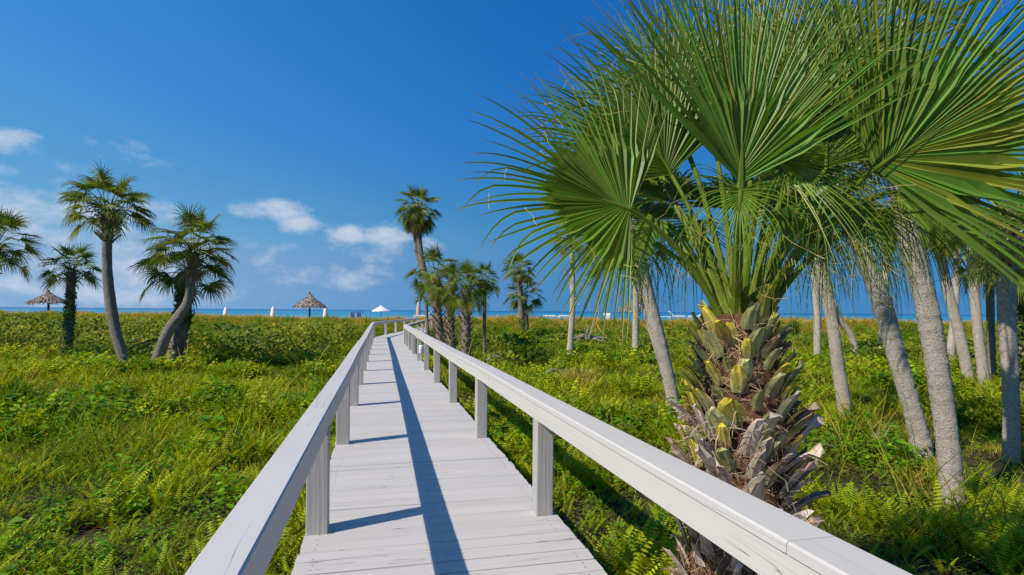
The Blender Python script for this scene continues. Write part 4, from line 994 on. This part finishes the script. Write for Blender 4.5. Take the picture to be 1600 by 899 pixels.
PF = proto(lambda mb, r: fern(mb, r), 10, 1000); PF2 = proto(lambda mb, r: fern(mb, r, 6, 8, .5, .065), 8, 1100); PF3 = proto(lambda mb, r: fern(mb, r, 6, 5, .55, .08), 8, 1200)
PG = proto(lambda mb, r: grass(mb, r), 10, 1300); PGL = proto(lambda mb, r: grass(mb, r, 10, .9, .006, (.13, .17, .03), .35, .05), 6, 1330)
PG2 = proto(lambda mb, r: grass(mb, r, 14, .42, .012), 8, 1350)
PB = proto(lambda mb, r: broad(mb, r), 10, 1400); PBB = proto(lambda mb, r: broad(mb, r, 22, .42, .075, (.065, .155, .018), .13, .5), 6, 1450)
PB2 = proto(lambda mb, r: broad(mb, r, 22, .34, .07), 8, 1460); PT = proto(lambda mb, r: twig(mb, r), 6, 1500); PC = proto(lambda mb, r: broad(mb, r, 30, .12, .035, (.07, .11, .02), .22, .5), 6, 1550)

def veg():
    mb = MB()
    def put(P, dens, y0, y1, seed, mask, smin, smax, ta=(.82, .88, .8), tb=(1.2, 1.12, 1.2), tilt=.12, z=0.):
        x, y, r = spots(dens, y0, y1, seed, mask); scatter(mb, P, x, y, ground_z(x, y) + z, r.uniform(smin, smax, len(x)) * (.55 + 1.0 * sst(.3, .72, fbm(x * .9, y * .9, 201, 2))), tint(x, y, seed, ta, tb), seed, tilt)
    low = lambda x, y: .55 + .45 * (fbm(x, y, 9) > .45)
    put(PF, 42, .5, 10, 1, fern_m, .35, .75); put(PF2, 34, 10, 18, 2, fern_m, .5, .95); put(PF3, 15, 18, 33, 3, fern_m, .7, 1.15)
    part_mb(mb, 'fern_cover', 'carpet of yellow green sword ferns around the boardwalk', 'ferns'); mb2 = MB()
    return mb2
def part_mb(mb, name, label, cat, mat=None):
    o = mb.build(name, mat or M_LEAF); tag(o, label, cat, kind='stuff')
mb = veg()
def clump(x, y):
    return .55 + (1.0 - .35 * (y < 9)) * sst(.3, .72, fbm(x * .9, y * .9, 201, 2))
def put(mb, P, dens, y0, y1, seed, mask, smin, smax, ta=(.82, .88, .8), tb=(1.2, 1.12, 1.2), tilt=.12, z=0., m=2.5, jit=.12):
    x, y, r = spots(dens, y0, y1, seed, mask, m); scatter(mb, P, x, y, ground_z(x, y) + z, r.uniform(smin, smax, len(x)) * clump(x, y), tint(x, y, seed, ta, tb, jit), seed, tilt)
ng = lambda x, y: 1 - grape(x, y) * .9
def openm(x, y): return ng(x, y) * (.35 + .65 * sst(.42, .55, fbm(x * .5, y * .5, 81)))
put(mb, PG, 18, .5, 11, 11, lambda x, y: openm(x, y) * np.where(x > right_edge(y), .3, 1), .6, 1.15, (.8, .85, .7), (1.25, 1.2, 1.1)); put(mb, PG2, 11, 11, 26, 12, openm, .6, 1.1, (.8, .85, .7), (1.25, 1.2, 1.1))
put(mb, PG2, 6, 26, 52, 13, openm, .7, 1.2, (.75, .8, .7), (1.25, 1.15, 1.2)); put(mb, PGL, .7, 1.5, 16, 14, lambda x, y: openm(x, y) * off_deck(x, y, .9), .6, 1.15); put(mb, PGL, .4, 16, 40, 15, lambda x, y: openm(x, y) * off_deck(x, y, .9), .9, 1.5)
put(mb, proto(lambda mb, r: grass(mb, r, 22, .2, .006, (.20, .22, .07), .4, .14), 6, 1380), 14, 5, 16, 16, lambda x, y: (x > right_edge(y) + 2.5) * sst(.45, .6, fbm(x * .5, y * .5, 85)), .7, 1.2)
part_mb(mb, 'grass', 'long green and straw coloured grass among the ferns', 'grass'); mb = MB()
put(mb, PB, 16, .5, 10, 21, broad_m, .6, 1.1); put(mb, PBB, 2.6, .5, 14, 22, broad_m, .6, 1.15, (.8, .9, .8), (1.2, 1.25, 1)); put(mb, PB2, 12, 10, 24, 23, broad_m, .7, 1.2)
put(mb, PB2, 8, 24, 55, 24, lambda x, y: np.maximum(broad_m(x, y), .5 * ng(x, y) * sst(28, 34, y)), .8, 1.5)
put(mb, PC, 9, .5, 14, 25, ng, .7, 1.3, (.6, .75, .7), (1.2, 1.1, 1)); put(mb, PC, 5, 14, 30, 26, ng, 1., 1.7, (.7, .8, .7), (1.2, 1.1, 1))
part_mb(mb, 'leafy_undergrowth', 'dark green low leafy plants between the ferns', 'undergrowth'); mb = MB()
put(mb, PT, 5, .5, 12, 31, lambda x, y: openm(x, y) * off_deck(x, y, .6), .5, 1.1); put(mb, PT, 2, 12, 30, 32, lambda x, y: openm(x, y) * off_deck(x, y, .8), .8, 1.5)
red = proto(lambda mb, r: broad(mb, r, 8, .2, .04, (.22, .06, .02), .12, .5), 4, 1600); put(mb, red, .9, .5, 20, 33, lambda x, y: broad_m(x, y) * (fbm(x * .8, y * .8, 90) > .52), .6, 1.1)
part_mb(mb, 'dry_litter', 'dry twigs and rusty dead leaves in the undergrowth', 'litter'); mb = MB()

# sea grape thicket: large round leaves over mounded canopies
def thicket(x, y):
    m = fbm(x * .22, y * .35, 120, 2); return (.45 + 1.5 * sst(.25, .75, m)) * .9 * (1 - .55 * sst(30, 40, y)) + .3 * fbm(x * 1.2, y * 1.2, 121)
def grape_cover():
    r = np.random.default_rng(55); tot = []
    for y0, y1, d, s in ((17, 32, 95, .055), (32, 54, 60, .075)):
        xm = .93 * y1 + 4; n = int(d * 2 * xm * (y1 - y0)); x = r.uniform(-xm, xm, n); y = r.uniform(y0, y1, n); k = in_view(x, y, 4) & off_deck(x, y, .5); x, y = x[k], y[k]
        g = grape(x, y); k = r.random(len(x)) < g; x, y, g = x[k], y[k], g[k]
        h = thicket(x, y) * (.35 + .65 * g) * np.where(x < left_edge(y), 1.0, .62); f = 1 - r.random(len(x)) ** 1.7 * .95
        z = ground_z(x, y) + h * f
        n_ = len(x); N_ = nrm(np.stack([r.normal(-.12, .5, n_), r.normal(-.45, .45, n_), r.uniform(.3, 1.2, n_)], -1)); a = nrm(np.cross(N_, r.normal(0, 1, (n_, 3)))); b = np.cross(N_, a)
        S = (s * 1.15 * r.uniform(.6, 1.4, n_))[:, None]; P = np.stack([x, y, z], -1)
        V = np.stack([P - a * S, P - a * S * .5 + b * S * .85, P + a * S * .5 + b * S * .85, P + a * S, P + a * S * .5 - b * S * .85, P - a * S * .5 - b * S * .85], 1)
        pn = np.clip((fbm(x * .5, y * .5, 130)[:, None] - .3) / .4, 0, 1)
        C = (np.array([.045, .10, .012]) * (1 - pn) + np.array([.125, .165, .016]) * pn) * r.uniform(.55, 1.45, (n_, 1)); yl = r.random(n_) < .035; C[yl] = np.array([.26, .22, .05]) * r.uniform(.6, 1.1, (yl.sum(), 1))
        Q = (np.arange(n_) * 6)[:, None] + np.arange(6)[None]; mb.add(V.reshape(-1, 3), Q, np.repeat(C, 6, 0))
        # stems
        k = r.random(n_) < .03; ps = P[k]; gz = ground_z(ps[:, 0], ps[:, 1]); q = ps.copy(); q[:, 2] = gz; q[:, :2] += r.normal(0, .15, (len(q), 2)); w = np.array([.012, 0, 0])
        mb.add(np.stack([q - w, q + w, ps + w * .6, ps - w * .6], 1).reshape(-1, 3), np.arange(4 * len(q)).reshape(-1, 4), (.16, .12, .08))
grape_cover(); part_mb(mb, 'sea_grape_thicket', 'waist high sea grape thicket with round leaves between ferns and dunes', 'thicket'); mb = MB()

# dune grass
PD = proto(lambda mb, r: grass(mb, r, 16, .55, .014, (.20, .20, .07), .42, .10), 8, 1700); PD2 = proto(lambda mb, r: grass(mb, r, 12, .6, .02, (.24, .22, .09), .5, .14), 8, 1750)
dm = lambda x, y: np.clip(sst(40, 47, y) * (1 - grape(x, y)) * (.2 + .8 * sst(.33, .5, fbm(x * .22, y * .22, 140))), 0, 1)
put(mb, PD, 5.5, 40, 58, 41, dm, .65, 1.15, (.75, .8, .7), (1.25, 1.1, 1.2), m=6); put(mb, PD2, 6, 58, 68, 42, lambda x, y: .3 + .7 * sst(.3, .5, fbm(x * .22, y * .22, 140)), .55, .95, (.8, .9, .8), (1.3, 1.15, 1.3), m=8)
oat = proto(lambda mb, r: grass(mb, r, 4, 1.25, .006, (.34, .27, .15), .8, .15), 5, 1800); put(mb, oat, .12, 46, 62, 43, dm, .6, 1.0)
part_mb(mb, 'dune_grass', 'straw and olive dune grass along the crest before the beach', 'dune grass')

# bushes one can tell apart
def bush(px, py, Y, R_, H, label, col, seed, ls=.05, n=2600, spiky=False, name='bush', cat='bush'):
    P = pt(px, py, Y); g = float(ground_z(P[0], P[1])); r = np.random.default_rng(seed); root = thing(name, label, cat, (P[0], P[1], g), 'bushes in the scrub')
    st = MB()
    for k in range(7):
        a = r.uniform(0, 6.28); q = np.array([P[0], P[1], g]); e = q + np.array([math.cos(a) * R_ * .5, math.sin(a) * R_ * .5, H * .75]); tube(st, [q, (q + e) / 2 + [0, 0, .1 * H], e], [.03, .02, .008], 5)
    part(st, 'stem', M_TRUNKD, root)
    f = MB(); m = n
    u = nrm(r.normal(0, 1, (m, 3))); u[:, 2] = np.abs(u[:, 2]); rr = r.uniform(.45, 1, m) ** .6 * (.75 + .5 * vnoise(u[:, 0] * 4 + seed, u[:, 1] * 4 + u[:, 2] * 3, seed))
    p = np.array([P[0], P[1], g]) + u * rr[:, None] * np.array([R_, R_, H]); 
    if spiky: a = nrm(u + r.normal(0, .35, (m, 3)) + UP * .4); w = .16
    else: a = nrm(r.normal(0, 1, (m, 3)) + u * .6); w = .55
    b = nrm(np.cross(a, r.normal(0, 1, (m, 3)))); S = (ls * r.uniform(.6, 1.4, m))[:, None]
    V = np.stack([p - a * S, p + b * S * w, p + a * S * (1.2), p - b * S * w], 1); C = np.array(col) * r.uniform(.6, 1.45, (m, 1))
    f.add(V.reshape(-1, 3), np.arange(4 * m).reshape(-1, 4), np.clip(np.repeat(C, 4, 0), 0, 1)); part(f, 'foliage', M_LEAF, root)
bush(316, 545, 25, .95, 1.6, 'feathery bright green bush just right of the vine wrapped palm', (.075, .16, .018), 1, .06, 5200, True)
bush(903, 588, 17, .75, .6, 'pale grey green spiky bush in front of the driftwood', (.22, .24, .16), 2, .08, 2400, True)
bush(820, 560, 22, 1.3, .95, 'dark glossy bush below the two tiered palm', (.04, .085, .015), 3, .06, 4200)
bush(815, 525, 36, 1.1, 1.1, 'light green bush around the foot of the two tiered palm', (.10, .16, .02), 5, .06, 2600)
bush(1395, 558, 24, .9, .9, 'dark green round bush between the leaning trunk and the nearest trunk', (.05, .10, .015), 6, .06, 3000)
bush(1240, 524, 40, .5, 1.6, 'small upright shrub poking above the hedge against the sea', (.06, .11, .02), 7, .07, 900)
bush(1418, 505, 45, 1.3, 1.2, 'young palmetto like bush against the sea behind the nearest trunk', (.09, .14, .03), 8, .14, 900, True)
bush(1555, 640, 11.5, 1.1, .55, 'dark leafy bush with rusty leaves left of the shaggy headed palm', (.07, .11, .015), 9, .05, 3600)
bush(10, 640, 12, .8, .55, 'dense dark grass clump at the left edge', (.07, .13, .018), 10, .16, 1500, True)
bush(350, 560, 22, .8, .8, 'low dark bush right of the vine wrapped palm', (.045, .10, .015), 11, .055, 2600)
